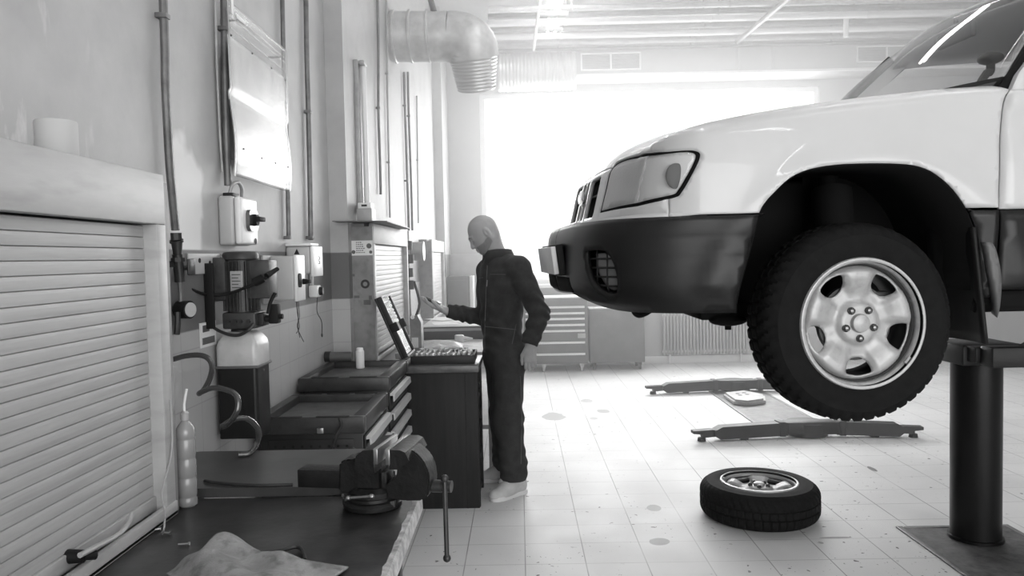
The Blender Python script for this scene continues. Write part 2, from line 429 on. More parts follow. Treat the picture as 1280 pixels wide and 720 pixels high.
M['carwhite'] = mat('car_paint_white', .48, .36, spec=.5, coat=.25, var=.03, scale=2)
M['cardark'] = mat('car_cladding_dark', .008, .38, spec=.3, bump=.02, bscale=200)
M['carblack'] = mat('car_black', .004, .8, spec=.15)
M['tyre'] = mat('tyre_rubber', .007, .8, var=.3, scale=30, bump=.05, spec=.12)
M['rimpaint'] = mat('steel_rim_paint', .36, .4, metal=.2, var=.12, scale=14, dirt=.14)
M['lens'] = glass_mat('headlight_lens', .95, .05, 1.)
M['signal'] = mat('signal_lens', .38, .3, spec=.7, bump=.25, bscale=150)
M['lampchrome'] = mat('headlight_reflector', .72, .4, metal=.0, bump=.05, bscale=22)
M['carglass'] = glass_mat('car_glass', .96, .01, .7)
M['interior'] = mat('car_interior', .03, .7); M['lining'] = mat('car_headliner', .3, .8)
M['brake_and_rim_shade'] = mat('brake_disc', .03, .5, metal=.4, var=.3)  # brake metal; also the dark tone standing in for shade inside the rim
M['fogl'] = mat('fog_lens', .22, .2, spec=.7)
M['flap'] = mat('mud_flap_rubber', .008, .6, spec=.25)
M['nut'] = mat('dark_nut', .14, .25, metal=.9)
M['mid_grey_lamp'] = mat('lamp_grey', .1, .5, spec=.2)
M['skin'] = mat('skin', .34, .48, var=.08, scale=20, bump=.02, bscale=200)
M['denim'] = mat('dark_denim', .026, .78, var=.4, scale=14, bump=.12, bscale=500, spec=.2, dirt=.12)
M['denim_light'] = mat('denim_seam', .10, .8, spec=.2)
M['shoe'] = mat('pale_canvas', .42, .7, var=.12, scale=20); M['sole'] = mat('white_rubber', .6, .5)
# ================================================================== shutter cabinets on the left wall
XF = -.904
def shutter_cabinet(y0, y1, xw, zt, label, hdr=.128, pitch=.0285, z0=.85, side='cab_side', jamb=.07):
    t = thing('shutter_cabinet', label, 'cabinet', (xw + .1, (y0 + y1) / 2, z0), 'roller shutter cabinets along the wall')
    b = nb()                                            # carcass: top, two ends, back
    box(b, xw, XF - .055, y0, y1, zt - .02, zt, .004)
    box(b, xw, XF - .004, y0, y0 + .02, z0, zt - .02); box(b, xw, XF - .004, y1 - .02, y1, z0, zt - .02)
    box(b, xw, xw + .01, y0 + .02, y1 - .02, z0, zt - .02)
    obj('carcass', b, side, t)
    b = nb(); box(b, XF - .03, XF, y0 + .0205, y1 - .0205, zt - hdr, zt, .004); obj('header', b, 'alu', t)
    for a, c in ((y0 + .0205, y0 + jamb), (y1 - jamb, y1 - .0205)):
        b = nb(); box(b, XF - .065, XF, a, c, z0, zt - hdr, .003); obj('jamb', b, 'alu', t)
    # slatted curtain
    b = nb(); xs = XF - .034; n = int((zt - hdr - z0 - .055) / pitch); z = zt - hdr - .003
    prof = []
    for i in range(n):
        for f, d in ((.0, -.005), (.06, -.0004), (.3, .0004), (.5, .0005), (.7, .0004), (.965, -.0002)):
            prof.append((xs + d, z - (i + f) * pitch))
    zb = z - n * pitch; prof.append((xs - .006, zb))
    A = [b.verts.new((x, y0 + jamb - .01, q)) for x, q in prof]; B = [b.verts.new((x, y1 - jamb + .01, q)) for x, q in prof]
    for i in range(len(prof) - 1): b.faces.new((A[i], B[i], B[i + 1], A[i + 1]))
    solid(obj('shutter', b, 'slat', t, smooth=False), .006)
    b = nb(); box(b, xs - .012, xs + .006, y0 + jamb - .01, y1 - jamb + .01, zb - .035, zb, .003); obj('bottom_rail', b, 'alu', t)
    b = nb(); box(b, XF - .13, XF + .004, y0 + .021, y1 - .021, z0 + .0005, z0 + .012, .002); box(b, XF - .012, XF + .004, y0 + .021, y1 - .021, z0 + .0005, z0 + .036, .003)
    obj('sill', b, 'alu', t)
    return t
cabA = shutter_cabinet(.35, 1.965, WX1, 1.728, 'large grey roller shutter cabinet closed in the foreground beside the bench', z0=.851)
b = nb(); q = PX(92, 676, XF - .02)
cyl(b, (XF - .05, q.y, .905), (XF - .0, q.y, .905), .016, .013, 12); cyl(b, (XF, q.y, .905), (XF + .012, q.y + .02, .9), .008, .01, 10)
obj('latch', b, 'black', cabA)
cabB = shutter_cabinet(4.72, 6.2, WX2, 1.728, 'second roller shutter cabinet, with a loose sheet and a box on top', pitch=.034)
cabC = shutter_cabinet(7.9, 9.2, WX2, 1.7, 'farthest and smallest looking roller shutter cabinet, near the window', pitch=.034)
# marks on the end panel of the second cabinet
y = 4.7195
b = nb(); c0 = PY(452.5, 311, y)
def card(b, x0, x1, z0, z1, y, t=.002): box(b, x0, x1, y - t, y, z0, z1)
a = PY(438, 301, y); c = PY(466, 319, y); card(b, a.x, c.x, c.z, a.z, y); lb = obj('label_plate', b, 'paper', cabB)
b = nb()
for i in range(6):
    zz = a.z - .014 - i * .0125; n = 3 if i < 1 else 7; xx = a.x + .035
    for k in range(n):
        wv = .006 + .006 * rnd.random()
        if xx + wv < c.x - .048: card(b, xx, xx + wv, zz, zz + .0055, y - .002, .001)
        xx += wv + .004
for cx, cz, r in ((c.x - .022, (a.z + c.z) / 2 + .012, .016), (a.x + .018, c.z + .022, .012), (c.x - .012, c.z + .02, .01)):
    lathe(b, [(r, 0), (r, .001)], (cx, y - .002, cz), (0, -1, 0), 20); 
obj('print', b, 'mid_grey', cabB)
b = nb(); q = PY(456.5, 355, y); R = .028
for i in range(28):
    a0, a1 = 2 * PI * i / 28, 2 * PI * (i + 1) / 28
    vs = [b.verts.new((q.x + r * math.cos(k), y - .0015, q.z + r * math.sin(k))) for r, k in ((R, a0), (R, a1), (R * .5, a1), (R * .5, a0))]; b.faces.new(vs)
obj('ring_sticker', b, 'dark', cabB)
b = nb()
for px, py, w, h in ((441, 344, 5, 3), (446, 371, 7, 3), (459, 378, 9, 6), (438, 371, 4, 2), (463, 372, 4, 5)):
    p0 = PY(px - w / 2, py - h / 2, y); p1 = PY(px + w / 2, py + h / 2, y); card(b, p0.x, p1.x, p1.z, p0.z, y, .0012)
obj('torn_sticker', b, 'mid_grey', cabB)
# sheet and box lying on the second cabinet
b = nb(); prism(b, [(-1.10, 4.49), (-1.10, 4.622), (-1.03, 4.66), (-1.03, 5.9), (-.83, 5.85), (-.80, 4.64), (-.95, 4.53)], (0, 0, 1.730), (1, 0, 0), (0, 1, 0), (0, 0, .006))
tag(obj('metal_sheet', b, 'mid_grey'), 'thin bent sheet lying loose on the second shutter cabinet', 'sheet')
t = thing('carton', 'small grey box standing on the sheet of the second cabinet', 'box', (-.95, 4.86, 1.737))
b = nb(); box(b, -1.02, -.925, 4.80, 4.93, 1.737, 1.825, .003); obj('body', b, 'grey_plastic', t)
b = nb(); box(b, -1.015, -.93, 4.81, 4.92, 1.825, 1.862, .006); obj('lid', b, 'white_plastic', t)
b = nb(); box(b, -.99, -.955, 4.806, 4.8095, 1.838, 1.85); obj('handle', b, 'dark', t)
# paper roll on the first cabinet
q0 = PX(50, 175, -1.03); q1 = PX(90, 175, -1.03)
t = thing('paper_cup', 'pale smooth paper roll standing on top of the foreground shutter cabinet', 'paper roll', (-1.03, (q0.y + q1.y) / 2, 1.7285))
b = nb(); lathe(b, [(.02, 0), (.042, 0), (.0435, .004), (.0435, .092), (.042, .095), (.02, .095), (.0195, .09), (.0195, .003)], (-1.03, (q0.y + q1.y) / 2, 1.7285), seg=36, capb=False, capt=False)
obj('roll', b, 'roll_paper', t); t.name = 'paper_roll'
# thin cable and clamp at the foot of the foreground cabinet
b = nb(); tube(b, [PX(165, 642, XF + .012), PX(160, 655, XF + .012), PX(148, 668, XF + .014), PX(125, 681, XF + .014), PX(100, 694, XF + .014)], .006, 8, 4)
tag(obj('cable_end', b, 'grey_plastic'), 'pale cable end lying along the sill of the foreground cabinet', 'cable')
b = nb(); tube(b, [PX(213, 500, XF + .006), PX(215, 560, XF + .006), PX(205, 605, XF + .009), PX(202, 620, XF + .012), PX(206, 640, XF + .03), PX(205, 660, XF + .06), PZ(203, 668, .853)], .0022, 6, 5)
tag(obj('thin_wire', b, 'grey_plastic'), 'thin wire dangling down the post of the foreground cabinet onto the bench', 'wire')
# ================================================================== bench, slab, vise
t = thing('workbench', 'dark greasy steel workbench with a chipped pale edge in the foreground', 'workbench', (-.6, 1.3, 0))
BZ = .85
b = nb(); box(b, -1.13, -.292, .3, 2.07, BZ - .04, BZ, .003)
# keep the top clear of the cabinet carcass: cabinet stands on it
obj('worktop', b, 'bench', t)
b = nb()
n = 90; pr = []
for i in range(n + 1):
    yy = .3 + 1.77 * i / n
    pr.append((yy, .006 + .007 * (noise.noise((yy * 22, 0, 3)) + .5 * noise.noise((yy * 60, 1, 3)))))
g = []
for yy, w in pr: g.append([b.verts.new((-.292, yy, BZ - .042)), b.verts.new((-.280, yy, BZ - .042)), b.verts.new((-.281, yy, BZ - .006)), b.verts.new((-.285, yy, BZ + .001)), b.verts.new((-.292 - w, yy, BZ + .0016))])
for p, q in zip(g, g[1:]):
    for k in range(4): b.faces.new((p[k], p[k + 1], q[k + 1], q[k]))
obj('edge_band', b, 'bench_edge', t)
for x in (-1.08, -.36):
    for yy in (.4, 1.98):
        b = nb(); box(b, x - .03, x + .03, yy - .03, yy + .03, 0, BZ - .04, .004); obj('leg', b, 'dark', t)
b = nb(); box(b, -1.1, -.34, .42, 1.96, .2, .23, .004); obj('shelf', b, 'dark', t)
# slab table beyond
t = thing('side_table', 'low rounded steel table top standing past the end of the greasy bench', 'table', (-.8, 2.28, 0))
SZ = .873
b = nb(); prism(b, rrect(-1.135, -.475, 2.085, 2.5, .06, 8), (0, 0, SZ - .026), (1, 0, 0), (0, 1, 0), (0, 0, .026))
bmesh.ops.bevel(b, geom=[e for e in b.edges if abs(e.verts[0].co.z - e.verts[1].co.z) < 1e-5], offset=.004, segments=2, affect='EDGES')
obj('tabletop', b, 'slab', t)
for x, yy in ((-1.07, 2.15), (-1.07, 2.44), (-.54, 2.15), (-.54, 2.44)):
    b = nb(); box(b, x - .02, x + .02, yy - .02, yy + .02, 0, SZ - .026, .003); obj('leg', b, 'dark', t)
b = nb(); tube(b, [PZ(256, 601, SZ + .006), PZ(275, 604, SZ + .006), PZ(320, 607, SZ + .006), PZ(366, 606, SZ + .006)], .005, 8, 4)
tag(obj('pry_bar', b, 'dark_steel'), 'thin dark rod lying along the rounded steel table', 'rod')
# vise
def vise():
    t = thing('bench_vise', 'heavy black bench vise with a hanging handle bolted to the bench corner', 'vise', (-.40, 1.985, BZ))
    X = (Matrix.Translation((-.40, 1.985, BZ + .001)) @ Matrix.Rotation(math.radians(-9), 4, 'Z') @ Matrix.Diagonal((1, 1, .8, 1)))
    # local: +x towards screw handle, y across the jaws, z up
    def T(b): b.transform(X); return b
    b = nb(); lathe(b, [(.074, 0), (.077, .004), (.077, .016), (.072, .024), (.062, .027), (.06, .036), (.064, .04), (.064, .056), (.056, .064), (.05, .07)], (.0, 0, 0), seg=44)
    obj('base', T(b), 'cast', t)
    for a in (25, 140, 200, 335):
        b = nb(); x, yy = .0 + .068 * math.cos(math.radians(a)), .068 * math.sin(math.radians(a)); cyl(b, (x, yy, .01), (x, yy, .03), .011, seg=6)
        obj('bolt', T(b), 'dark_steel', t)
    b = nb(); cyl(b, (-.04, -.07, .05), (.03, -.09, .066), .005, seg=8); ell(b, (.03, -.09, .066), .008, .008, .008, 10, 6); ell(b, (-.04, -.07, .05), .008, .008, .008, 10, 6)
    obj('lock_lever', T(b), 'steel', t)
    # fixed body: profile in x-z, extruded over y, jaw head wide
    b = nb(); prism(b, [(-.082, .055), (-.078, .15), (-.06, .162), (-.03, .162), (-.02, .17), (-.005, .185), (.012, .2), (.036, .2), (.036, .05), (-.05, .045)], (0, -.036, 0), (1, 0, 0), (0, 0, 1), (0, .072, 0))
    bmesh.ops.bevel(b, geom=b.edges[:], offset=.006, segments=2, affect='EDGES')
    prism(b, [(-.018, .15), (-.012, .19), (.006, .208), (.033, .212), (.036, .135), (-.0, .135)], (0, -.082, 0), (1, 0, 0), (0, 0, 1), (0, .164, 0))
    obj('fixed_jaw', T(b), 'cast', t)
    b = nb(); box(b, -.198, .05, -.03, .03, .062, .122, .004); obj('slide_bar', T(b), 'cast', t)
    # moving jaw: arched arm
    arc = [(.075, .205), (.078, .14), (.085, .112), (.07, .095), (.05, .09), (.05, .04), (.1, .033), (.145, .035), (.162, .05), (.168, .09), (.165, .13), (.152, .166), (.132, .192), (.105, .208)]
    b = nb(); prism(b, arc, (0, -.04, 0), (1, 0, 0), (0, 0, 1), (0, .08, 0))
    bmesh.ops.bevel(b, geom=b.edges[:], offset=.005, segments=2, affect='EDGES')
    prism(b, [(.076, .212), (.076, .15), (.1, .15), (.128, .178), (.118, .205), (.105, .212)], (0, -.082, 0), (1, 0, 0), (0, 0, 1), (0, .164, 0))
    obj('moving_jaw', T(b), 'cast', t)
    for x in (.034, .066):
        b = nb(); box(b, x, x + .012, -.083, .083, .165, .215, .002); obj('jaw_plate', T(b), 'steel', t)
    b = nb(); cyl(b, (-.06, 0, .07), (.17, 0, .07), .013, seg=16); cyl(b, (.165, 0, .07), (.19, 0, .07), .02, seg=18); cyl(b, (.186, 0, .07), (.215, 0, .07), .017, .019, seg=18)
    obj('screw', T(b), 'dark_steel', t)
    b = nb(); cyl(b, (.2, -.012, .1), (.206, -.03, -.15), .0062, seg=10); ell(b, (.2, -.012, .1), .0105, .0105, .013, 12, 8); ell(b, (.206, -.03, -.152), .0105, .0105, .013, 12, 8)
    obj('handle', T(b), 'dark_steel', t)
    return t
vise()
# rag, hook, screws on the bench
t = nb()
def ragf(u, v):
    # quad of four ground corners with folds
    c = [PZ(207, 722, BZ), PZ(284, 688, BZ), PZ(433, 713, BZ), PZ(330, 800, BZ)]
    a = c[0].lerp(c[1], u); d = c[3].lerp(c[2], u); p = a.lerp(d, v)
    q = p + V((noise.noise((p.x * 7, p.y * 7, 0)), noise.noise((p.x * 7, p.y * 7, 5)), 0)) * .012
    e = min(u, 1 - u, v, 1 - v)
    hgt = .042 * math.exp(-((u - .86) ** 2 / .08 + (v - .02) ** 2 / .035)) + .026 * math.exp(-((u - .35) ** 2 / .04 + (v - .3) ** 2 / .2)) + .004 * math.exp(-((u - .8) ** 2 / .03 + (v - .62) ** 2 / .03)) + .018 * (1 + noise.noise((p.x * 13, p.y * 13, 2))) * min(1, e * 5)
    q.z = BZ + .004 + hgt
    return q
grid(t, ragf, 70, 60); o = obj('cleaning_rag', t, 'cloth', ang=180); solid(o, .004, 1)
tag(o, 'crumpled grey stained rag lying on the bench at the bottom edge', 'rag')
b = nb(); tube(b, [PZ(318, 691, BZ + .008), PZ(345, 690, BZ + .008), PZ(366, 684, BZ + .009), PZ(375, 685, BZ + .008), PZ(380, 692, BZ + .008), PZ(381, 700, BZ + .008)], .0045, 8, 4)
tag(obj('bent_hook', b, 'dark_steel'), 'bent dark steel hook lying on the bench behind the rag', 'hook')
for px, py, an, lb in ((193, 662, 20, 'small pale screw on the bench nearest the shutter sill'), (207, 666, -15, 'small dark screw on the bench at the end of the dangling wire'), (229, 680, 5, 'small bright screw on the bench between the sill and the rag')):
    p = PZ(px, py, BZ + .004); d = V((math.cos(math.radians(an)), math.sin(math.radians(an)), 0)) * .011
    t = thing('screw', lb, 'screw', (p.x, p.y, BZ), 'loose screws on the bench')
    b = nb(); cyl(b, p - d, p + d, .0024, seg=8); obj('shank', b, 'steel', t)
    b = nb(); cyl(b, p + d, p + d * 1.35, .004, .0045, 10); obj('head', b, 'steel', t)
# clear plastic bottle with a straw
def bottle():
    p = PZ(233, 629, BZ); x, y = p.x - .002, p.y + .0
    y = max(y, 1.995); y = 2.01
    x = PY(234, 600, y).x
    t = thing('plastic_bottle', 'clear ribbed plastic bottle with a straw standing behind the shutter post', 'bottle', (x, y, BZ))
    r = .0245
    prof = [(r * .85, 0), (r, .004)]
    for i in range(4):
        z = .02 + i * .052; prof += [(r, z), (r * .93, z + .004), (r * .93, z + .007), (r, z + .011)]
    prof += [(r, .2), (r * .9, .212), (r * .55, .224), (r * .36, .23), (r * .36, .245)]
    b = nb(); lathe(b, prof, (x, y, BZ), seg=28); obj('body', b, 'clear_bottle', t)
    b = nb(); lathe(b, [(r * .45, .232), (r * .45, .25), (r * .2, .256)], (x, y, BZ), seg=16); obj('cap', b, 'grey_plastic', t)
    b = nb(); tube(b, [(x, y, BZ + .25), (x + .0, y, BZ + .275), (x + .008, y, BZ + .315)], .0035, 8, 4); obj('straw', b, 'white_plastic', t)
bottle()


# ================================================================== conduits, poster, electrics on the wall
def conduit(pts, r, label, m='conduit', xw=WX1, clips=(), name='conduit'):
    P = [PX(px, py, xw + r + .008 + (e[0] if e else 0)) for px, py, *e in pts]
    t = thing(name, label, 'pipe', P[-1], 'conduit pipes on the left wall')
    b = nb(); tube(b, P, r, 10, 3); obj('pipe', b, m, t)
    for px, py in clips:
        q = PX(px, py, xw + r + .008); b = nb(); box(b, xw + .0005, xw + 2 * r + .011, q.y - r * 1.25, q.y + r * 1.25, q.z - .008, q.z + .008, .002); obj('pipe_clip', b, m, t)  # clip fixing the pipe to the wall
    return t
conduit([(202.5, -60), (204, 0), (206, 60), (207, 110), (209, 150), (212, 205), (217, 260), (219.5, 288)], .0135, 'dark worn air pipe coming down beside the foreground cabinet', clips=((204, 20),))
conduit([(279, -60), (280, 0), (281, 80), (283, 170), (285, 232)], .014, 'dark pipe coming down the left side of the clear sheet to the switch box', clips=((280, 36),))
conduit([(268, -60), (269, 0), (271, 80), (275, 170), (278, 215)], .005, 'thin cable running down close beside the switch box pipe', m='conduit_light')
conduit([(352, -60), (353, 0), (354.5, 68), (358, 150), (360, 240), (361, 299)], .011, 'pipe coming down behind the clear hanging sheet', clips=((360, 297),))
conduit([(381, -60), (382.5, 0), (383.5, 70), (385.5, 140), (388, 250), (388.5, 300)], .0135, 'dark pipe standing right of the clear hanging sheet', clips=((385.5, 140), (388, 297)))
for (pts, r, lb, cl, mm) in (
    ([(471, -40), (472, 0), (473, 60), (473, 135), (475, 200), (476, 243)], .010, 'dark pipe just right of the upright lamp', ((473, 135),), 'conduit'),
    ([(482, -40), (483, 0), (484, 92), (486, 200), (487.5, 272)], .008, 'thin pipe second right of the upright lamp', ((484, 92), (486, 203)), 'conduit_light'),
    ([(504.8, 90), (506, 130), (509, 225), (511, 288)], .011, 'left pipe of the close pair below the big duct', ((506, 132), (508, 226)), 'conduit'),
    ([(509.8, 90), (511, 145), (514, 230), (515.5, 288)], .011, 'right pipe of the close pair below the big duct', ((511, 145),), 'conduit'),
    ([(521, 120), (522, 200), (523, 279)], .008, 'faint thin pipe nearest the back corner of the left wall', ((522, 200),), 'conduit_light')):
    conduit(pts, r, lb, mm, WX2, cl)
# clear sheet with papers
def poster():
    X = WX1 + .065
    t = thing('clear_poster_sleeve', 'clear plastic sleeve with papers hanging high on the left wall', 'poster', PX(322, 230, X))
    y0, y1 = PX(286, 100, X).y, PX(361, 150, X).y; zb, zt = 1.83, 2.50
    def f(u, v):
        y = y0 + (y1 - y0) * u; z = zb + (zt - zb) * v
        return V((X + .006 * math.sin(u * 5 + 1) * (1 - v) + .008 * (v < .5) * math.sin(v * 9), y, z))
    b = nb(); grid(b, f, 24, 40); o = obj('sleeve', b, 'clear', t, ang=180); solid(o, .002)
    def sheet(u0, u1, v0, v1, dx, m, nm):
        b = nb(); grid(b, lambda u, v: f(u0 + (u1 - u0) * u, v0 + (v1 - v0) * v) + V((dx, 0, 0)), 12, 12); solid(obj(nm, b, m, t, ang=180), .0015)
    sheet(.03, .97, .075, .46, -.004, 'paper', 'paper_sheet')
    sheet(.02, .95, .44, .80, -.006, 'poster_grey', 'drawing_sheet')
    b = nb()
    for (u, v) in ((.12, .17), (.42, .16), (.68, .165), (.92, .17), (.04, .8), (.35, .79), (.68, .79), (.95, .78)):
        p = f(u, v); ell(b, p + V((.003, 0, 0)), .003, .004, .004, 8, 6)
    obj('pin', b, 'dark', t)
    b = nb()
    for v in (.93, .9, .84): tube(b, [f(.03, v + .0) + V((.003, 0, 0)), f(.5, v + .005) + V((.003, 0, 0)), f(.95, v) + V((.003, 0, 0))], .0025, 6)
    obj('fold', b, 'clear', t)
    b = nb(); p = f(.12, .97) + V((.004, 0, 0)); box(b, p.x, p.x + .002, p.y, p.y + .10, p.z - .03, p.z - .012, .0005, mtx=None)
    box(b, p.x, p.x + .002, p.y - .05, p.y - .03, p.z - .03, p.z + .05, .0005); obj('tape', b, 'paper', t)
    b = nb()
    for yy in (y0 + .12, y1 - .08): cyl(b, (WX1 + .001, yy, zt - .05), (X - .004, yy, zt - .05), .005, seg=8); cyl(b, (WX1 + .001, yy, zb + .08), (X - .004, yy, zb + .08), .005, seg=8)
    obj('standoff', b, 'steel', t)
poster()
# main switch box
def swbox():
    y0, y1 = 2.905, 3.10; x1 = -1.062
    zt = PX(295, 243, x1).z; zb = PX(295, 306, x1).z
    t = thing('switch_box', 'pale grey main switch box with a black rotary knob above the pump motor', 'switch box', (WX1 + .04, y0 + .1, zb))
    b = nb(); box(b, WX1 + .0005, x1 - .028, y0, y1, zb, zt, .012, 3); obj('back_box', b, 'grey_box', t)
    b = nb(); box(b, x1 - .027, x1, y0 + .004, y1 - .004, zb + .003, zt - .003, .01, 3); obj('cover', b, 'white_plastic', t)
    b = nb(); prism(b, rrect(y0 + .055, y0 + .155, zb + .055, zt - .05, .025, 6), (x1 - .001, 0, 0), (0, 1, 0), (0, 0, 1), (.016, 0, 0)); obj('window_cover', b, 'smoke', t)
    b = nb(); cyl(b, (x1, y0 + .105, zb + .1), (x1 + .03, y0 + .105, zb + .1), .026, .022, 18); box(b, x1 + .028, x1 + .05, y0 + .07, y0 + .14, zb + .094, zb + .112, .004); obj('knob', b, 'black', t)
    b = nb(); lathe(b, [(.012, 0), (.012, .002)], (x1, y1 - .04, zb + .018), (1, 0, 0), 16); obj('badge', b, 'ink', t)
    b = nb(); box(b, WX1 + .01, WX1 + .05, y0 + .03, y0 + .1, zt, zt + .014, .003); obj('gland', b, 'dark', t)
    b = nb(); tube(b, [(WX1 + .03, y0 + .05, zt + .012), (WX1 + .04, y0 + .055, zt + .045), (WX1 + .045, y0 + .1, zt + .06), (WX1 + .045, y0 + .14, zt + .04), (WX1 + .04, y0 + .15, zt + .005)], .007, 8, 5); obj('cable_loop', b, 'conduit_light', t)
swbox()
# ------------------------------------------------------------------ hydraulic pump unit
def pump():
    y0 = 2.80
    def u(px, py, y=y0): return PY(px, py, y)
    t = thing('hydraulic_pump_unit', 'wall mounted hydraulic pump with finned motor over a white and black tank', 'pump', (WX1 + .09, 2.9, .98))
    xa = WX1 + .012; xb = u(321, 440).x; ya, yb = y0, 2.955
    zt = u(290, 416).z; zm = u(290, 459).z; zb = u(290, 549).z
    b = nb()
    def ring(inset, z): return [b.verts.new((x, yy, z)) for x, yy in rrect(xa + inset, xb - inset, ya + inset, yb - inset, max(.02 - inset, .006) + .0, 4)]
    R = [ring(.001, zm), ring(0, zm + .004), ring(0, zt - .055), ring(.006, zt - .035), ring(.022, zt - .012), ring(.036, zt)]
    for p, q in zip(R, R[1:]):
        for i in range(len(p)): b.faces.new((p[i], p[(i + 1) % len(p)], q[(i + 1) % len(p)], q[i]))
    b.faces.new(R[0][::-1]); b.faces.new(R[-1]); obj('tank_shoulder', b, 'tank_white', t, ang=50)
    b = nb(); prism(b, rrect(xa + .003, xb - .003, ya + .003, yb - .003, .016, 4), (0, 0, zb), (1, 0, 0), (0, 1, 0), (0, 0, zm - zb)); obj('tank', b, 'oil', t)
    b = nb(); box(b, xa - .001, xb + .003, ya - .003, yb + .003, zm - .006, zm + .004, .002); obj('tank_band', b, 'mid_grey', t)
    # filler neck
    cx, cy = u(292, 410).x, 2.875
    b = nb(); lathe(b, [(.038, 0), (.036, .012), (.03, .018), (.03, .03)], (cx, cy, zt - .005), seg=24); obj('neck', b, 'dark', t)
    # pump block
    z1 = u(297, 391).z; z0 = zt + .012
    b = nb(); box(b, u(276, 400).x, u(318, 400).x, 2.81, 2.94, z0, z1, .008); obj('pump_block', b, 'motor', t)
    b = nb()
    for px in (285, 293, 300, 310): q = u(px, 402); cyl(b, (q.x, 2.812, q.z), (q.x, 2.80, q.z), .007, seg=10)
    obj('plug', b, 'dark_steel', t)
    # motor body with vertical cooling fins
    z2 = u(297, 325).z; xc = u(294, 350).x - .005; yc = 2.875; rm = .052
    b = nb(); lathe(b, [(rm, z1), (rm, z2)], (xc, yc, 0), seg=40)
    for k in range(26):
        a = 2 * PI * k / 26; ca, sa = math.cos(a), math.sin(a)
        prism(b, [(rm - .004, -.002), (rm + .016, -.0014), (rm + .016, .0014), (rm - .004, .002)], (xc, yc, z1 + .004), (ca, sa, 0), (-sa, ca, 0), (0, 0, z2 - z1 - .01))
    obj('motor', b, 'motor', t)
    z3 = u(297, 314).z
    b = nb(); lathe(b, [(rm + .01, 0), (rm + .014, .004), (rm + .014, z3 - z2 - .012), (rm + .008, z3 - z2 - .003), (rm - .01, z3 - z2)], (xc, yc, z2), seg=36); obj('fan_cowl', b, 'motor', t)
    p0, p1 = u(281, 334, 2.822), u(260, 376, 2.822)
    b = nb(); box(b, p1.x - .0, xc - .04, 2.825, 2.92, u(270, 377).z, u(270, 322).z, .008); obj('side_housing', b, 'motor', t)
    b = nb(); box(b, xc + .035, u(333, 350).x, 2.83, 2.93, u(320, 374).z, u(320, 325).z, .006); obj('terminal_box', b, 'motor', t)
    q0, q1 = u(287, 339), u(303.5, 364); b = nb(); box(b, q0.x, q1.x, yc - rm - .021, yc - rm - .0165, q1.z, q0.z, .001); obj('nameplate', b, 'grey_plastic', t)
    b = nb()
    for i in range(5): zz = q0.z - .012 - i * .012; box(b, q0.x + .006, q1.x - .008 - .008 * (i % 2), yc - rm - .0215, yc - rm - .0208, zz - .0025, zz)
    obj('print', b, 'dark', t)
    # valve and solenoid on the right
    b = nb(); q = u(322, 402); box(b, q.x - .02, q.x + .012, 2.83, 2.9, q.z - .02, q.z + .03, .005); cyl(b, (q.x + .01, 2.86, q.z + .005), (q.x + .035, 2.86, q.z + .005), .014, seg=12); obj('valve_block', b, 'dark', t)
    b = nb(); q = u(337, 393); box(b, q.x - .016, q.x + .02, 2.83, 2.875, q.z - .038, q.z + .035, .006); cyl(b, (q.x + .018, 2.85, q.z - .012), (q.x + .034, 2.85, q.z - .012), .01, seg=10); obj('solenoid', b, 'black', t)
    # hoses and cables
    b = nb(); tube(b, [u(222, 352, 2.6), u(240, 362, 2.66), u(262, 369, 2.77), u(285, 367, 2.795), u(308, 359, 2.79), u(330, 349, 2.80), u(338, 342, 2.82)], .0055, 8, 6); obj('air_hose', b, 'black', t)
    b = nb(); q = u(330, 347); cyl(b, q, u(318, 353), .016, seg=12); cyl(b, u(333, 345), u(347, 336, 2.85), .011, .008, 12); obj('cable_gland', b, 'black', t)
    b = nb(); tube(b, [u(255, 378), u(256, 395), u(265, 408), u(282, 417, 2.79), u(298, 419, 2.79), u(311, 412, 2.79), u(317, 405)], .006, 8, 6); obj('return_hose', b, 'dark_steel', t)
    b = nb(); tube(b, [u(344, 366), u(338, 378), u(335, 392)], .007, 8, 4); obj('lead', b, 'black', t)
    # wall bracket and label
    b = nb(); q0, q1 = u(241, 308), u(284, 323); 
    box(b, WX1 + .0005, WX1 + .006, 2.62, 2.9, 1.462, 1.535, .001); box(b, WX1 + .006, xc + .02, 2.925, 2.935, 1.46, 1.535, .002); obj('bracket', b, 'grey_box', t)
    for yy, z in ((2.65, 1.5), (2.71, 1.51), (2.8, 1.5), (2.86, 1.505)):
        b = nb(); cyl(b, (WX1 + .005, yy, z), (WX1 + .008, yy, z), .009, seg=12); obj('bolt', b, 'dark', t)
    b = nb(); box(b, WX1 + .0005, WX1 + .004, 2.7, 2.84, 1.195, 1.285); obj('label_plate', b, 'white_plastic', t)
    b = nb(); box(b, WX1 + .004, WX1 + .0045, 2.715, 2.825, 1.205, 1.23); box(b, WX1 + .004, WX1 + .0045, 2.72, 2.78, 1.25, 1.275); obj('label_print', b, 'mid_grey', t)
    b = nb(); box(b, WX1 + .0005, WX1 + .035, 2.752, 2.764, 1.26, 1.5, .003); obj('bracket_arm', b, 'black', t)
pump()
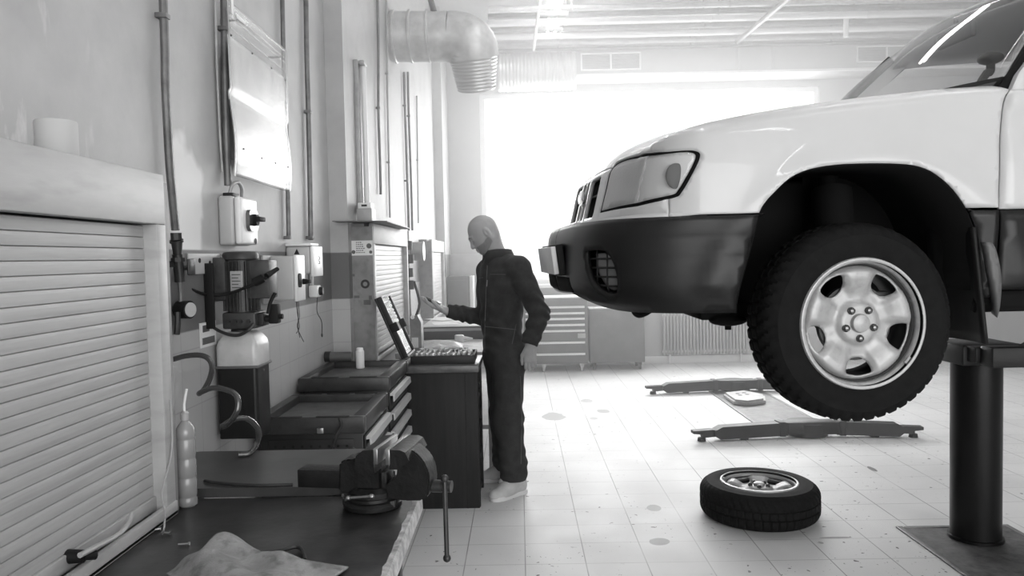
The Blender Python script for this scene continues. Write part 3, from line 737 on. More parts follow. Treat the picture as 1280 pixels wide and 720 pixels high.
# control box right of the motor
def control_box():
    y0 = 3.46; y1 = 3.60
    t = thing('control_box', 'white and grey control box with a black knob right of the pump motor', 'control box', (-1.07, y0 + .06, 1.3))
    za, zb = PY(358, 320, y0).z, PY(358, 375, y0).z
    xm = PY(366.5, 340, y0).x; xl = PY(350.5, 340, y0).x
    b = nb(); box(b, WX1 + .0005, WX1 + .012, y0 - .09, y1 + .12, zb - .012, za + .004, .002); obj('back_plate', b, 'conduit_light', t)
    b = nb(); box(b, WX1 + .013, xm, y0, y1, zb, za, .006); obj('box_body', b, 'grey_box', t)
    b = nb(); box(b, xm + .0005, xm + .014, y0 + .004, y1 + .004, zb - .008, za + .004, .004); obj('front_cover', b, 'white_plastic', t)
    b = nb(); prism(b, rrect(y0 + .022, y0 + .062, zb + .055, zb + .12, .012, 4), (xm + .0145, 0, 0), (0, 1, 0), (0, 0, 1), (.006, 0, 0)); obj('dark_window', b, 'black', t)
    b = nb(); q = zb + .08; cyl(b, (xm + .0145, y0 + .10, q), (xm + .036, y0 + .10, q), .014, .012, 14); box(b, xm + .034, xm + .05, y0 + .078, y0 + .122, q - .008, q + .008, .002); obj('knob', b, 'black', t)
    b = nb()
    for i, dx in enumerate((-.004, .0, .006)):
        p = V((xm - .005 + dx, y0 + .06, zb)); tube(b, [p, p + V((.004, 0, -.06 - .01 * i)), p + V((.012 - i * .01, 0, -.13)), p + V((-.004 + .012 * i, .0, -.16 - .02 * i))], .0016, 5, 4)
    obj('loose_wire', b, 'dark', t)
control_box()
def junction():
    y0 = 3.735; y1 = 3.885; xr = PY(388, 325, y0).x
    za, zb = PY(370, 308, y0).z, PY(370, 343, y0).z
    t = thing('junction_box', 'white lidded junction box fed by two pipes on the wall behind the control box', 'junction box', (-1.08, y0 + .07, zb))
    b = nb(); box(b, WX1 + .0005, xr, y0, y1, zb, za, .012, 3); obj('box_body', b, 'grey_box', t)
    b = nb(); box(b, WX1 + .0005, xr + .004, y0 - .006, y1, za + .001, za + .016, .005); obj('top_rim', b, 'white_plastic', t)
    b = nb(); box(b, xr + .001, xr + .014, y0 - .004, y1 + .03, zb - .012, za - .0, .003); obj('cover', b, 'white_plastic', t)
    b = nb(); x = xr + .0142
    for dz in (0, .022):
        tube(b, [(x, y0 + .095, zb + .05 + dz), (x, y0 + .115, zb + .05 + dz), (x, y0 + .118, zb + .06 + dz), (x, y0 + .1, zb + .066 + dz)], .002, 6)
    obj('cover_mark', b, 'ink', t)
    b = nb(); q = PY(371, 315, y0); prism(b, [(-.014, -.012), (.014, -.012), (0, .016)], (q.x, y0 - .001, q.z), (1, 0, 0), (0, 0, 1), (0, .002, 0)); obj('warning_mark', b, 'dark', t)
junction()
def socket():
    y0 = 4.15; xr = WX1 + .05; p = PY(394, 364, y0)
    t = thing('wall_socket', 'small white wall socket with a thin cord hanging below it', 'socket', (WX1 + .02, y0, p.z - .04))
    b = nb(); box(b, WX1 + .0005, xr, y0 - .03, y0 + .045, p.z - .032, p.z + .032, .006); obj('box_body', b, 'white_plastic', t)
    b = nb(); cyl(b, (xr + .0005, y0 + .01, p.z), (xr + .02, y0 + .01, p.z), .024, .021, 18); obj('outlet', b, 'dark', t)
    b = nb(); box(b, WX1 + .001, WX1 + .02, y0 - .012, y0 + .012, p.z + .033, p.z + .11, .003); obj('cable_duct', b, 'grey_box', t)
    b = nb(); tube(b, [(xr - .01, y0, p.z - .032), PY(396, 385, y0), PY(397, 392, y0), PY(402, 402, y0), PY(402.5, 418, y0)], .0024, 6, 5); ell(b, PY(402.5, 419, y0), .005, .005, .012, 8, 6); obj('cord', b, 'dark', t)
socket()
# air valve and gauge on the first pipe
def valve():
    X = WX1 + .03
    def w(px, py): return PX(px, py, X)
    t = thing('air_valve', 'dark air valve with a round gauge on the pipe beside the foreground cabinet', 'valve', w(223, 340))
    b = nb(); cyl(b, w(220, 291), w(220.5, 300), .018, seg=8); cyl(b, w(220.5, 300), w(221, 303), .022, seg=14); cyl(b, w(221, 303), w(222, 318), .018, .014, 14); cyl(b, w(222, 318), w(225, 352), .017, seg=12); cyl(b, w(222.5, 322), w(222.8, 327), .023, seg=8); obj('body', b, 'dark_steel', t)
    b = nb(); q = w(226, 335); cyl(b, q, q + V((.03, .012, 0)), .008, seg=8); box(b, q.x + .024, q.x + .034, q.y - .012, q.y + .038, q.z - .025, q.z + .03, .005); obj('tap', b, 'dark_steel', t); b = nb(); q = w(222.5, 330); box(b, WX1 + .0005, q.x, q.y - .012, q.y + .012, q.z - .01, q.z + .01); obj('wall_mount', b, 'dark_steel', t)
    b = nb(); tube(b, [w(225, 352), w(226, 368), w(226, 382)], .008, 8, 3); obj('pipe', b, 'conduit', t)
    q = w(228, 387); b = nb(); cyl(b, q + V((-.012, 0, 0)), q + V((.03, -.012, 0)), .03, seg=24); obj('gauge', b, 'black', t)
    q2 = q + V((.03, -.012, 0)); b = nb(); cyl(b, q2, q2 + V((.004, -.0016, 0)), .024, seg=24); obj('gauge_face', b, 'grey_box', t)
    b = nb(); tube(b, [w(222, 390), w(222, 405), w(221, 418)], .01, 8, 2); obj('drain', b, 'dark_steel', t)
valve()
# coiled air hose
def coil():
    P = [PY(x, y, d) for x, y, d in ((217, 449, 2.44), (232, 445, 2.42), (250, 444, 2.42), (261, 449, 2.41), (265, 459, 2.41), (262, 474, 2.42), (255, 487, 2.42), (249, 492, 2.42), (252, 490, 2.40), (266, 485, 2.37), (283, 487, 2.34), (295, 494, 2.32), (298, 506, 2.31), (294, 519, 2.31), (285, 530, 2.36), (278, 533, 2.37), (281, 531, 2.38), (293, 524, 2.40), (308, 523, 2.42), (319, 531, 2.44), (324, 542, 2.45), (321, 554, 2.46))] + [PZ(313, 566, .8835), PZ(298, 568, .8825)]
    b = nb(); tube(b, P, .0088, 10, 5)
    tag(obj('coiled_air_hose', b, 'hose'), 'dark coiled air hose hanging in loops before the pump tank', 'hose')
coil()
# upright lamp on the pilaster
def lamp():
    y0 = 4.90; x = WX2
    ya = PX(441.5, 80, x).y + .0; zt = PX(443, 76, x).z; zb = PX(446, 266, x).z; zb = max(zb, 1.775)
    t = thing('wall_lamp', 'tall upright fluorescent lamp fixed on the wall above the second cabinet', 'lamp', (x + .03, ya + .06, zb))
    b = nb(); box(b, x + .0005, x + .028, ya, ya + .10, zb, zt, .003); obj('back_tray', b, 'conduit_light', t)
    b = nb(); box(b, x + .028, x + .07, ya + .012, ya + .115, zt - .03, zt, .012); box(b, x + .028, x + .07, ya + .012, ya + .115, zb + .0, zb + .06, .008); obj('end_cap', b, 'grey_plastic', t)
    b = nb(); cyl(b, (x + .05, ya + .07, zb + .06), (x + .05, ya + .07, zt - .03), .018, seg=14); obj('lamp_tube', b, 'white_plastic', t)
lamp()

# ================================================================== tool carts with drawers facing the aisle
def cart(name, label, x0, x1, y0, y1, zt, lip, ndraw, pitch, perforated):
    t = thing(name, label, 'tool cart', ((x0 + x1) / 2, (y0 + y1) / 2, 0), 'black tool carts by the wall')
    zb = .16
    b = nb(); box(b, x0 + .02, x1 - .012, y0 + .025, y1 - .025, zb, zt - .07, .006)
    obj('body', b, 'cart', t)
    # top rim tray with raised border and slots
    b = nb(); w = .045
    box(b, x0, x1, y0, y0 + w, zt - .07, zt, .008); box(b, x0, x1, y1 - w, y1, zt - .07, zt, .008)
    box(b, x0, x0 + w, y0 + w, y1 - w, zt - .07, zt, .008); box(b, x1 - w * 1.3, x1, y0 + w, y1 - w, zt - .07, zt, .008)
    obj('top_rim', b, 'cart_rim', t)
    b = nb(); box(b, x0 + w, x1 - w * 1.3, y0 + w, y1 - w, zt - .06, zt - lip, .002); obj('tray_mat', b, 'cart_mat', t)
    for i in range(2):
        b = nb(); xa = x0 + (x1 - x0) * (.14 + .42 * i); prism(b, rrect(xa, xa + .14, y0 + .006, y0 + .03, .008, 3), (0, 0, zt - .003), (1, 0, 0), (0, 1, 0), (0, 0, .0045)); obj('grip_slot', b, 'black', t)
    for i in range(3):
        b = nb(); xa = x0 + (x1 - x0) * (.08 + .29 * i); prism(b, rrect(xa, xa + .11, y1 - .035, y1 - .012, .008, 3), (0, 0, zt - .003), (1, 0, 0), (0, 1, 0), (0, 0, .0045)); obj('grip_slot', b, 'black', t)
    if perforated:
        b = nb(); box(b, x0 + .06, x1 - .05, y0 + .019, y0 + .025, zb + .2, zt - .095, .003); pp = obj('perforated_panel', b, 'cart', t)
        b = nb()
        for r in range(7):
            for c in range(9):
                xx = x0 + .09 + c * (x1 - x0 - .17) / 8; zz = zt - .125 - r * .035; cyl(b, (xx, y0 + .0185, zz), (xx, y0 + .0195, zz), .006, seg=10)
        obj('perforations', b, 'black', pp)
    z = zt - .085
    for i in range(ndraw):
        b = nb(); box(b, x1 - .0115, x1 - .002, y0 + .03, y1 - .03, z - pitch + .006, z, .003); d = obj('drawer', b, 'cart', t)
        b = nb(); prism(b, [(0, 0), (.022, -.004), (.024, -.036), (.016, -.042), (.014, -.01), (0, -.012)], (x1 - .002, y0 + .035, z - .006), (1, 0, 0), (0, 0, 1), (0, y1 - y0 - .07, 0)); obj('handle', b, 'handle', d)
        z -= pitch
    for sx in (x0 + .08, x1 - .08):
        for sy in (y0 + .08, y1 - .08):
            b = nb(); cyl(b, (sx - .015, sy, .055), (sx + .015, sy, .055), .055, seg=18); box(b, sx - .024, sx + .024, sy - .02, sy + .02, .1, zb, .003); obj('caster', b, 'black', t)
    return t
c1 = cart('tool_cart', 'nearer black tool cart with a dirty tray top and pale drawer handles', -1.125, -.655, 3.12, 3.70, .85, .035, 6, .098, True)
c2 = cart('tool_cart', 'farther black tool cart with a dark tube and white can on top', -1.125, -.665, 3.78, 4.42, .912, .03, 7, .096, False)
# folded lid of the nearer cart and clutter hanging on it
b = nb(); tube(b, [PY(424, 523, 3.123), PY(427, 533, 3.10), PY(420, 545, 3.08), PY(417, 560, 3.08), PY(430, 564, 3.06), PY(440, 560, 3.06), PY(446, 567, 3.06), PY(443, 574, 3.07), PY(438, 579, 3.08)], .006, 8, 5)
tag(obj('bent_wire_handle', b, 'dark_steel'), 'bent dark wire hook hanging on the front of the nearer tool cart', 'hook')
b = nb(); p = PY(401, 538, 3.123); box(b, p.x - .014, p.x + .014, p.y - .012, p.y, p.z - .012, p.z + .012, .004); box(b, p.x - .006, p.x + .008, p.y - .016, p.y - .012, p.z + .002, p.z + .012, .002)
tag(obj('padlock', b, 'steel'), 'small shiny clasp on the near end of the nearer tool cart', 'clasp')
# tube and can on the far cart
ty = 4.36; p = PY(398, 443, ty); q = PY(440, 443, ty); zc = .915 + .03
t = thing('cardboard_tube', 'dark tube lying across the back of the farther tool cart', 'tube', ((p.x + q.x) / 2, ty, .912))
b = nb(); cyl(b, (max(p.x, -1.12), ty, zc), (q.x, ty, zc), .028, seg=22); obj('tube_body', b, 'mid_grey_dark', t)
b = nb(); cyl(b, (max(p.x, -1.12) - .012, ty, zc), (max(p.x, -1.12) + .02, ty, zc), .031, seg=22); obj('end_cap', b, 'dark', t)
cy = 4.31; p = PY(450, 445, cy); zc = .912 - .03
t = thing('spray_can', 'white cylindrical can standing on the farther tool cart', 'can', (p.x, cy, zc))
b = nb(); lathe(b, [(.021, 0), (.024, .003), (.024, .098), (.021, .102)], (p.x, cy, zc + .0005), seg=24); obj('can_body', b, 'white_plastic', t)
b = nb(); lathe(b, [(.0195, 0), (.0195, .012), (.016, .016)], (p.x, cy, zc + .1025), seg=20); obj('lid', b, 'paper', t)
for px, py, lb in ((437, 449, 'small pale cap lying on the far right of the farther cart tray'), (462, 446, 'small pale nut lying right of the white can')):
    p = PZ(px, py, .913 - .03); b = nb(); lathe(b, [(.009, 0), (.01, .003), (.008, .008)], p, seg=10); tag(obj('cap_nut', b, 'white_plastic'), lb, 'nut')
# ================================================================== dark work cabinet with the open tool case
DX0, DX1, DY0, DY1, DZ = -.712, -.265, 4.495, 4.95, .862
t = thing('work_cabinet', 'dark wooden work cabinet at the mechanic with open compartments on its aisle side', 'cabinet', ((DX0 + DX1) / 2, 4.74, 0))
b = nb(); box(b, DX0 - .01, DX1 + .012, DY0 - .012, DY1 + .01, DZ - .042, DZ, .004); obj('worktop', b, 'desk_top', t)
b = nb(); box(b, DX0, DX1, DY0, DY0 + .02, .0, DZ - .042, .002); box(b, DX0, DX1, DY1 - .02, DY1, 0, DZ - .042, .002); box(b, DX0, DX0 + .02, DY0 + .02, DY1 - .02, 0, DZ - .042)
box(b, DX1 - .075, DX1 - .07 + .001, DY0 - .002, DY0, .0, DZ - .045)
obj('carcass', b, 'desk', t)
for z in (.04, .24, .5, .7):
    b = nb(); box(b, DX0 + .02, DX1 - .004, DY0 + .02, DY1 - .02, z, z + .018); obj('shelf', b, 'desk', t)
b = nb(); box(b, DX1 - .02, DX1 + .004, DY0 + .02, DY0 + .055, 0, DZ - .042, .002); box(b, DX1 - .02, DX1 + .004, DY1 - .055, DY1 - .02, 0, DZ - .042, .002)
obj('corner_post', b, 'desk', t)
for z0, z1 in ((.27, .47), (.53, .67)):
    b = nb(); P = rrect(DY0 + .055, DY1 - .055, z0, z1, .07, 6); Q = rrect(DY0 + .075, DY1 - .075, z0 + .02, z1 - .02, .05, 6)
    A = [b.verts.new((DX1, a, c)) for a, c in P]; B = [b.verts.new((DX1, a, c)) for a, c in Q]
    for i in range(len(A)): b.faces.new((A[i], A[(i + 1) % len(A)], B[(i + 1) % len(A)], B[i]))
    solid(obj('opening_frame', b, 'dark', t), .012, 0)
# tool case
cx0, cx1, cy0, cy1 = PY(513, 450, 4.55).x, PY(593, 450, 4.55).x, 4.55, 4.86
t = thing('tool_case', 'open dark socket tool case lying on the work cabinet before the mechanic', 'tool case', ((cx0 + cx1) / 2, 4.7, DZ))
b = nb(); box(b, cx0, cx1, cy0, cy0 + .012, DZ, DZ + .052, .004); box(b, cx0, cx1, cy1 - .012, cy1, DZ, DZ + .052, .004)
box(b, cx0, cx0 + .012, cy0 + .012, cy1 - .012, DZ, DZ + .052); box(b, cx1 - .012, cx1, cy0 + .012, cy1 - .012, DZ, DZ + .052); box(b, cx0 + .012, cx1 - .012, cy0 + .012, cy1 - .012, DZ, DZ + .03)
obj('case_base', b, 'dark', t)
# lid, hinged along the left edge, leaning away
LA = math.radians(23); LL = .40
hx, hz = cx0 - .012, DZ + .05
Lm = Matrix.Translation((hx, 0, hz)) @ Matrix.Rotation(-LA, 4, 'Y')      # local z up the lid, x into its face
b = nb(); box(b, -.045, -.033, cy0, cy1, 0, LL, .004, mtx=Lm); box(b, -.033, .0, cy0, cy0 + .012, 0, LL, .003, mtx=Lm); box(b, -.033, .0, cy1 - .012, cy1, 0, LL, .003, mtx=Lm); box(b, -.033, 0, cy0 + .012, cy1 - .012, 0, .012, mtx=Lm); box(b, -.033, 0, cy0 + .012, cy1 - .012, LL - .012, LL, mtx=Lm)
lid = obj('case_lid', b, 'dark', t)
b = nb(); box(b, -.03, -.018, cy0 + .014, cy1 - .014, .014, LL - .014, mtx=Lm); obj('lid_tray', b, 'tray_pale', lid)
for yy in (cy0 - .006, cy1 - .02):
    b = nb(); box(b, -.03, .02, yy, yy + .026, LL * .42, LL * .56, .006, mtx=Lm); obj('latch', b, 'black', lid)
b = nb(); box(b, cx0 + .014, cx1 - .014, cy0 + .014, cy1 - .014, DZ + .0305, DZ + .036); obj('insert_tray', b, 'dark', t)
# sockets, ratchets and spanners in the case
def socket_bit(x, y, z, r, h, ax, lab, grp):
    t = thing('socket_bit', lab, 'socket', (x, y, z), grp)
    b = nb(); lathe(b, [(r * .55, h * .5), (r * .62, h), (r, h - .001), (r, h * .5), (r * .86, h * .42), (r * .86, 0)], (x, y, z), ax, 12, capb=False, capt=True); obj('body', b, 'bright_chrome', t)
    return t
k = 0
for r_ in range(5):
    for c_ in range(11):
        x = cx0 + .035 + c_ * (cx1 - cx0 - .07) / 10 + rnd.uniform(-.004, .004); yy = cy0 + .035 + r_ * .055
        if r_ == 2 and 3 <= c_ <= 8: continue
        rad = rnd.uniform(.007, .0135)
        socket_bit(x, yy, DZ + .0365, rad, rnd.uniform(.022, .036), (0, 0, 1), 'small chrome socket standing in the tray of the open tool case', 'chrome sockets in the tray of the tool case')
n = Lm.to_3x3()
for r_ in range(7):
    for c_ in range(4):
        p = Lm @ V((-.0175, cy0 + .045 + c_ * .06 + rnd.uniform(-.01, .01), .225 + .165 * r_ / 6.6 + rnd.uniform(-.004, .004)))
        socket_bit(p.x, p.y, p.z, rnd.uniform(.007, .011), .016, n @ V((1, 0, 0)), 'small chrome socket clipped in the lid of the open tool case', 'chrome sockets in the lid of the tool case')
def spanner(p, d, ln, lab, up=V((0, 0, 1))):
    d = d.normalized(); s = up.cross(d).normalized()
    t = thing('combination_spanner', lab, 'spanner', p, 'chrome spanners in the tool case')
    b = nb(); prism(b, [(0, -.004), (ln, -.0035), (ln, .0035), (0, .004)], p, d, s, up * .004); obj('shank', b, 'bright_chrome', t)
    b = nb(); prism(b, [(.012 * math.cos(a), .012 * math.sin(a)) for a in [math.radians(q) for q in range(40, 330, 24)]] + [(.002, -.004), (-.002, 0), (.002, .004)], p - d * .008, -d, s, up * .006); obj('open_end', b, 'bright_chrome', t)
    b = nb(); lathe(b, [(.006, 0), (.0105, 0), (.0105, .006), (.006, .006), (.006, 0)], p + d * (ln + .006), up, 16, capb=False, capt=False); obj('ring_end', b, 'bright_chrome', t)
    return t
spanner(V((cx0 + .1, cy0 + .145, DZ + .037)), V((1, .05, 0)), .13, 'chrome combination spanner lying across the middle of the tool case tray')
for i in range(4):
    p = Lm @ V((-.016, cy0 + .05 + i * .055, .05)); spanner(p, n @ V((0, 0.15, 1)), .10, 'short chrome spanner clipped in the lower lid of the tool case', n @ V((1, 0, 0)))
t = thing('ratchet', 'chrome ratchet with dark grip at the right end of the tool case tray', 'ratchet', (cx1 - .08, cy1 - .05, DZ + .037))
b = nb(); cyl(b, (cx1 - .16, cy1 - .05, DZ + .05), (cx1 - .06, cy1 - .075, DZ + .052), .008, seg=10); obj('grip', b, 'black', t)
b = nb(); ell(b, (cx1 - .045, cy1 - .08, DZ + .052), .02, .016, .011, 14, 8); obj('head', b, 'bright_chrome', t)
# ================================================================== rear bench and clutter
t = thing('rear_bench', 'pale cluttered bench behind the open tool case by the wall', 'bench', (-.55, 6.1, 0))
RX0, RX1, RY0, RY1, RZ = -.86, -.16, 5.15, 7.3, .86
b = nb(); box(b, RX0, RX1, RY0, RY1, RZ - .04, RZ, .004); obj('worktop', b, 'pale_top', t)
for x in (RX0 + .05, RX1 - .05):
    for yy in (RY0 + .06, RY1 - .06):
        b = nb(); box(b, x - .025, x + .025, yy - .025, yy + .025, 0, RZ - .04, .003); obj('leg', b, 'grey_paint', t)
b = nb(); box(b, RX0 + .04, RX1 - .03, RY0 + .12, RY1 - .12, .3, .33); obj('shelf', b, 'grey_paint', t)
t = thing('low_metal_chest', 'long low grey metal chest on the rear bench behind the tool case', 'chest', (-.5, 6.3, RZ))
a = PY(527, 415, 5.95).x; c = PY(612, 415, 5.95).x
b = nb(); box(b, a, c, 5.95, 6.9, RZ, RZ + .1, .006); obj('body', b, 'mid_grey', t)
b = nb(); box(b, a - .004, c + .004, 5.944, 6.9, RZ + .1, RZ + .108, .003); obj('lid', b, 'white_paint', t)
b = nb(); box(b, a + .02, c - .05, 5.944, 5.9495, RZ + .068, RZ + .09); obj('label_strip', b, 'grey_plastic', t)
for i, (x, yy, an, w, h, lb) in enumerate(((-.62, 6.2, 12, .2, .28, 'white paper sheet lying on the chest lid nearest the cabinet shutter'), (-.43, 6.35, -18, .21, .3, 'white paper sheet lying on the chest lid under the reaching arm'), (-.68, 6.6, 40, .2, .26, 'white paper sheet lying at the back of the chest lid'))):
    X = Matrix.Translation((x, yy, RZ + .1085 + i * .0012)) @ Matrix.Rotation(math.radians(an), 4, 'Z'); b = nb(); box(b, -w / 2, w / 2, -h / 2, h / 2, 0, .001, mtx=X)
    tag(obj('paper_sheet', b, 'paper'), lb, 'paper', 'papers on the rear bench')
t = thing('nozzle_bottle', 'white squeeze bottle with a cone nozzle lying on the rear bench', 'bottle', PY(565, 418, 5.6))
q = PY(574, 418, 5.62); q.z = RZ + .05
b = nb(); lathe(b, [(.03, -.02), (.035, 0), (.035, .045), (.028, .05)], (q.x, q.y, RZ + .02), (0, 0, 1), 18); obj('bottle_body', b, 'white_plastic', t)
b = nb(); cyl(b, (q.x + .03, q.y, RZ + .045), (q.x + .1, q.y, RZ + .04), .016, .006, 14); obj('nozzle', b, 'white_plastic', t)
b = nb()
a = PY(556, 429, 5.35)
grid(b, lambda u, v: V((a.x - .22 + u * .34, 5.34 + v * .26, RZ + .004 + .035 * (1 + noise.noise((u * 4, v * 4, 1))) * math.sin(PI * u) ** .5 * math.sin(PI * v) ** .5)), 30, 24); o = obj('plastic_bag', b, 'bag', ang=180); solid(o, .0015, 1)
tag(o, 'crumpled white plastic bag on the rear bench just behind the tool case', 'bag')
t = thing('grinder_stand', 'small grey sloped metal stand between the case lid and the rear bench clutter', 'stand', PY(520, 431, 5.2))
a = PY(513, 431, 5.2).x; c = PY(527, 431, 5.2).x; zt = PY(520, 394, 5.2).z
b = nb(); prism(b, [(a, RZ), (c, RZ), (c, zt - .055), (c - .025, zt), (a, zt - .02)], (0, 5.2, 0), (1, 0, 0), (0, 0, 1), (0, .12, 0)); obj('body', b, 'cab_side', t)
b = nb(); box(b, a + .01, c - .022, 5.197, 5.1995, RZ + .03, RZ + .1); obj('label_plate', b, 'white_plastic', t)
b = nb(); cyl(b, (a + .02, 5.2, zt - .015), (a + .02, 5.19, zt - .012), .014, seg=14); obj('dial', b, 'paper', t)
# air regulators and hose reel between the second and the third shutter cabinet
t = thing('air_regulator', 'dark hanging air regulator and hoses between the second and third shutter cabinets', 'regulator', (WX2 + .06, 6.7, 1.3))
b = nb(); yy = 6.75
tube(b, [(WX2 + .05, yy, 1.75), (WX2 + .05, yy, 1.2), (WX2 + .06, yy, .9)], .016, 8, 3); obj('pipe', b, 'conduit', t)
for z, r in ((1.62, .022), (1.5, .034), (1.38, .026), (1.27, .03)):
    b = nb(); cyl(b, (WX2 + .07, yy, z - .04), (WX2 + .07, yy, z + .04), r, seg=14); obj('filter_bowl', b, 'dark_steel', t)
b = nb(); tube(b, [(WX2 + .1, yy, 1.3), (WX2 + .14, yy + .03, 1.1), (WX2 + .1, yy, .95), (WX2 + .13, yy, .8)], .012, 8, 4); obj('hose', b, 'black', t)
t = thing('hose_reel', 'pale round hose reel on the wall just past the second shutter cabinet', 'reel', (WX2 + .1, 6.95, 1.55))
b = nb(); cyl(b, (WX2 + .06, 7.0, 1.57), (WX2 + .15, 7.0, 1.57), .085, seg=28); obj('drum', b, 'conduit_light', t)
b = nb(); cyl(b, (WX2 + .15, 7.0, 1.57), (WX2 + .165, 7.0, 1.57), .09, seg=28); cyl(b, (WX2 + .0005, 7.0, 1.57), (WX2 + .06, 7.0, 1.57), .05, seg=16); obj('flange', b, 'grey_plastic', t)

# ================================================================== along the back wall
def bw(px, py, y): return PY(px, py, y)
y = 9.62
t = thing('locker', 'low grey locker standing in the back left corner behind the mechanic', 'locker', (-.65, y + .2, 0))
a, c = bw(557.5, 400, y), bw(586, 345, y)
b = nb(); a.x = -.915; box(b, a.x, c.x, y, y + .4, 0, c.z, .006); obj('body', b, 'mid_grey', t)
b = nb(); box(b, c.x + .004, c.x + .05, y + .03, y + .4, 0, c.z - .004, .004); obj('side_panel', b, 'white_paint', t)
b = nb(); box(b, a.x + .03, c.x - .02, y - .008, y - .0005, .1, c.z - .05, .003); obj('door', b, 'mid_grey', t)
y = 10.12
a, c = bw(557, 343, y), bw(612, 317, y)
b = nb(); box(b, a.x, c.x, y, y + .05, .35, c.z, .005); tag(obj('notice_board', b, 'grey_paint'), 'plain grey board leaning behind the locker in the back corner', 'board')
# drawer chest on casters
y = 9.76
t = thing('drawer_chest', 'grey roller drawer chest with seven white handle strips under the back window', 'tool chest', (.6, y + .25, 0))
x0, x1 = bw(655, 420, y).x, bw(735, 420, y).x; zt = bw(700, 373, y).z
b = nb(); box(b, x0, x1, y, y + .46, .11, zt, .006); obj('body', b, 'mid_grey', t)
b = nb(); box(b, x0 - .005, x1 + .005, y - .006, y + .465, zt, zt + .02, .004); obj('top', b, 'white_paint', t)
zs = [bw(705, p, y).z for p in (383.7, 391.4, 398.4, 406, 413.4, 428, 442.4)]
for i, z in enumerate(zs):
    zn = zs[i + 1] + .018 if i < 6 else .14
    b = nb(); box(b, x0 + .02, x1 - .035, y - .009, y - .0005, zn, z + .012, .002); d = obj('drawer', b, 'mid_grey', t)
    b = nb(); box(b, x0 + .025, x1 - .04, y - .03, y - .0095, z - .016, z + .012, .004); obj('handle', b, 'white_paint', d)
b = nb(); q = bw(727, 420, y); box(b, q.x - .05, q.x + .05, y - .0115, y - .0095, q.z - .025, q.z + .035); obj('label_plate', b, 'grey_plastic', t)
for x in (x0 + .25, x1 - .08):
    for yy in (y + .07, y + .38):
        b = nb(); cyl(b, (x - .015, yy, .05), (x + .015, yy, .05), .05, seg=18); obj('caster', b, 'grey_paint', t)
        b = nb(); prism(b, [(-.03, .11), (.04, .11), (.015, .04), (-.01, .04)], (x, yy - .03, 0), (1, 0, 0), (0, 0, 1), (0, .006, 0)); obj('caster_fork', b, 'white_paint', t)
# plain cabinet on casters
y = 9.84
x0, x1 = bw(737, 420, y).x, bw(806, 420, y).x; zt = bw(770, 386, y).z
t = thing('roller_cabinet', 'plain dark grey roller cabinet right of the drawer chest by the back wall', 'cabinet', (1.25, y + .2, 0))
b = nb(); box(b, x0, x1, y, y + .42, .1, zt, .008); obj('body', b, 'mid_grey', t)
b = nb(); box(b, x0 - .002, x1 + .004, y - .006, y + .42, zt, zt + .014, .003); obj('top', b, 'grey_paint', t)
for x in (x0 + .06, x1 - .06):
    for yy in (y + .07, y + .36):
        b = nb(); cyl(b, (x - .015, yy, .05), (x + .015, yy, .05), .05, seg=18); box(b, x - .025, x + .025, yy - .02, yy + .02, .06, .1); obj('caster', b, 'dark', t)
# radiator
y = 10.3
a, c = bw(829, 444, y), bw(936, 387, y)
t = thing('radiator', 'ribbed white radiator low on the back wall seen under the car bumper', 'radiator', ((a.x + c.x) / 2, y, a.z))
b = nb(); n = 26; w = (c.x - a.x) / n
for i in range(n): box(b, a.x + i * w + .006, a.x + (i + 1) * w - .006, y, y + .055, a.z, c.z, .012)
obj('fins', b, 'grey_plastic', t)
b = nb(); box(b, a.x, c.x, y + .02, y + .04, a.z + .03, a.z + .06); box(b, a.x, c.x, y + .02, y + .04, c.z - .07, c.z - .04); cyl(b, (c.x - .1, y + .03, a.z), (c.x - .1, y + .03, .0), .012, seg=8); cyl(b, (a.x + .1, y + .03, a.z), (a.x + .1, y + .03, 0), .012, seg=8)
obj('pipe', b, 'white_paint', t)
b = nb(); box(b, -.9, 9.8, 10.385, 10.399, 0, .1, .003); struct('baseboard_back', b, 'white_paint')
# ================================================================== ducts and pipes below the ceiling
y = 9.92
b = nb(); z0, z1 = bw(760, 95, y).z, bw(760, 57, y).z; x0 = bw(720, 75, y).x
t = thing('air_duct_box', 'long rectangular air duct with two louvre grilles high across the back wall', 'duct', (3, y + .2, z0))
box(b, x0, 9.0, y, 10.39, z0, z1, .006); obj('duct_body', b, 'duct_grey', t)
b = nb(); box(b, x0 - .005, 9.0, y - .015, y - .0005, z0 - .005, z0 + .03, .003); obj('bottom_flange', b, 'white_paint', t)
for k, xx in enumerate((2.85, 3.3, 6.2)):
    b = nb(); box(b, xx, xx + .04, y - .012, y - .0005, z0 + .035, z1, .003); obj('seam_strip', b, 'duct_grey', t)
for (pa, pb, py0, py1) in ((726, 801, 65, 89), (1070, 1146, 56, 79)):
    p, q = bw(pa, py1, y), bw(pb, py0, y); fx = .02
    b = nb(); box(b, p.x, q.x, y - .02, y - .001, q.z - fx, q.z, .003); box(b, p.x, q.x, y - .02, y - .001, p.z, p.z + fx, .003)
    mx = (p.x + q.x) / 2
    for xx in (p.x, mx - fx / 2, q.x - fx): box(b, xx, xx + fx, y - .02, y - .001, p.z + fx, q.z - fx)
    g = obj('grille_frame', b, 'white_paint', t)
    b = nb(); n = 9
    for i in range(n):
        z = p.z + fx + (i + .2) * (q.z - p.z - 2 * fx) / n
        box(b, p.x + fx, q.x - fx, y - .012, y - .003, z, z + .012)
    obj('louvres', b, 'conduit', g)
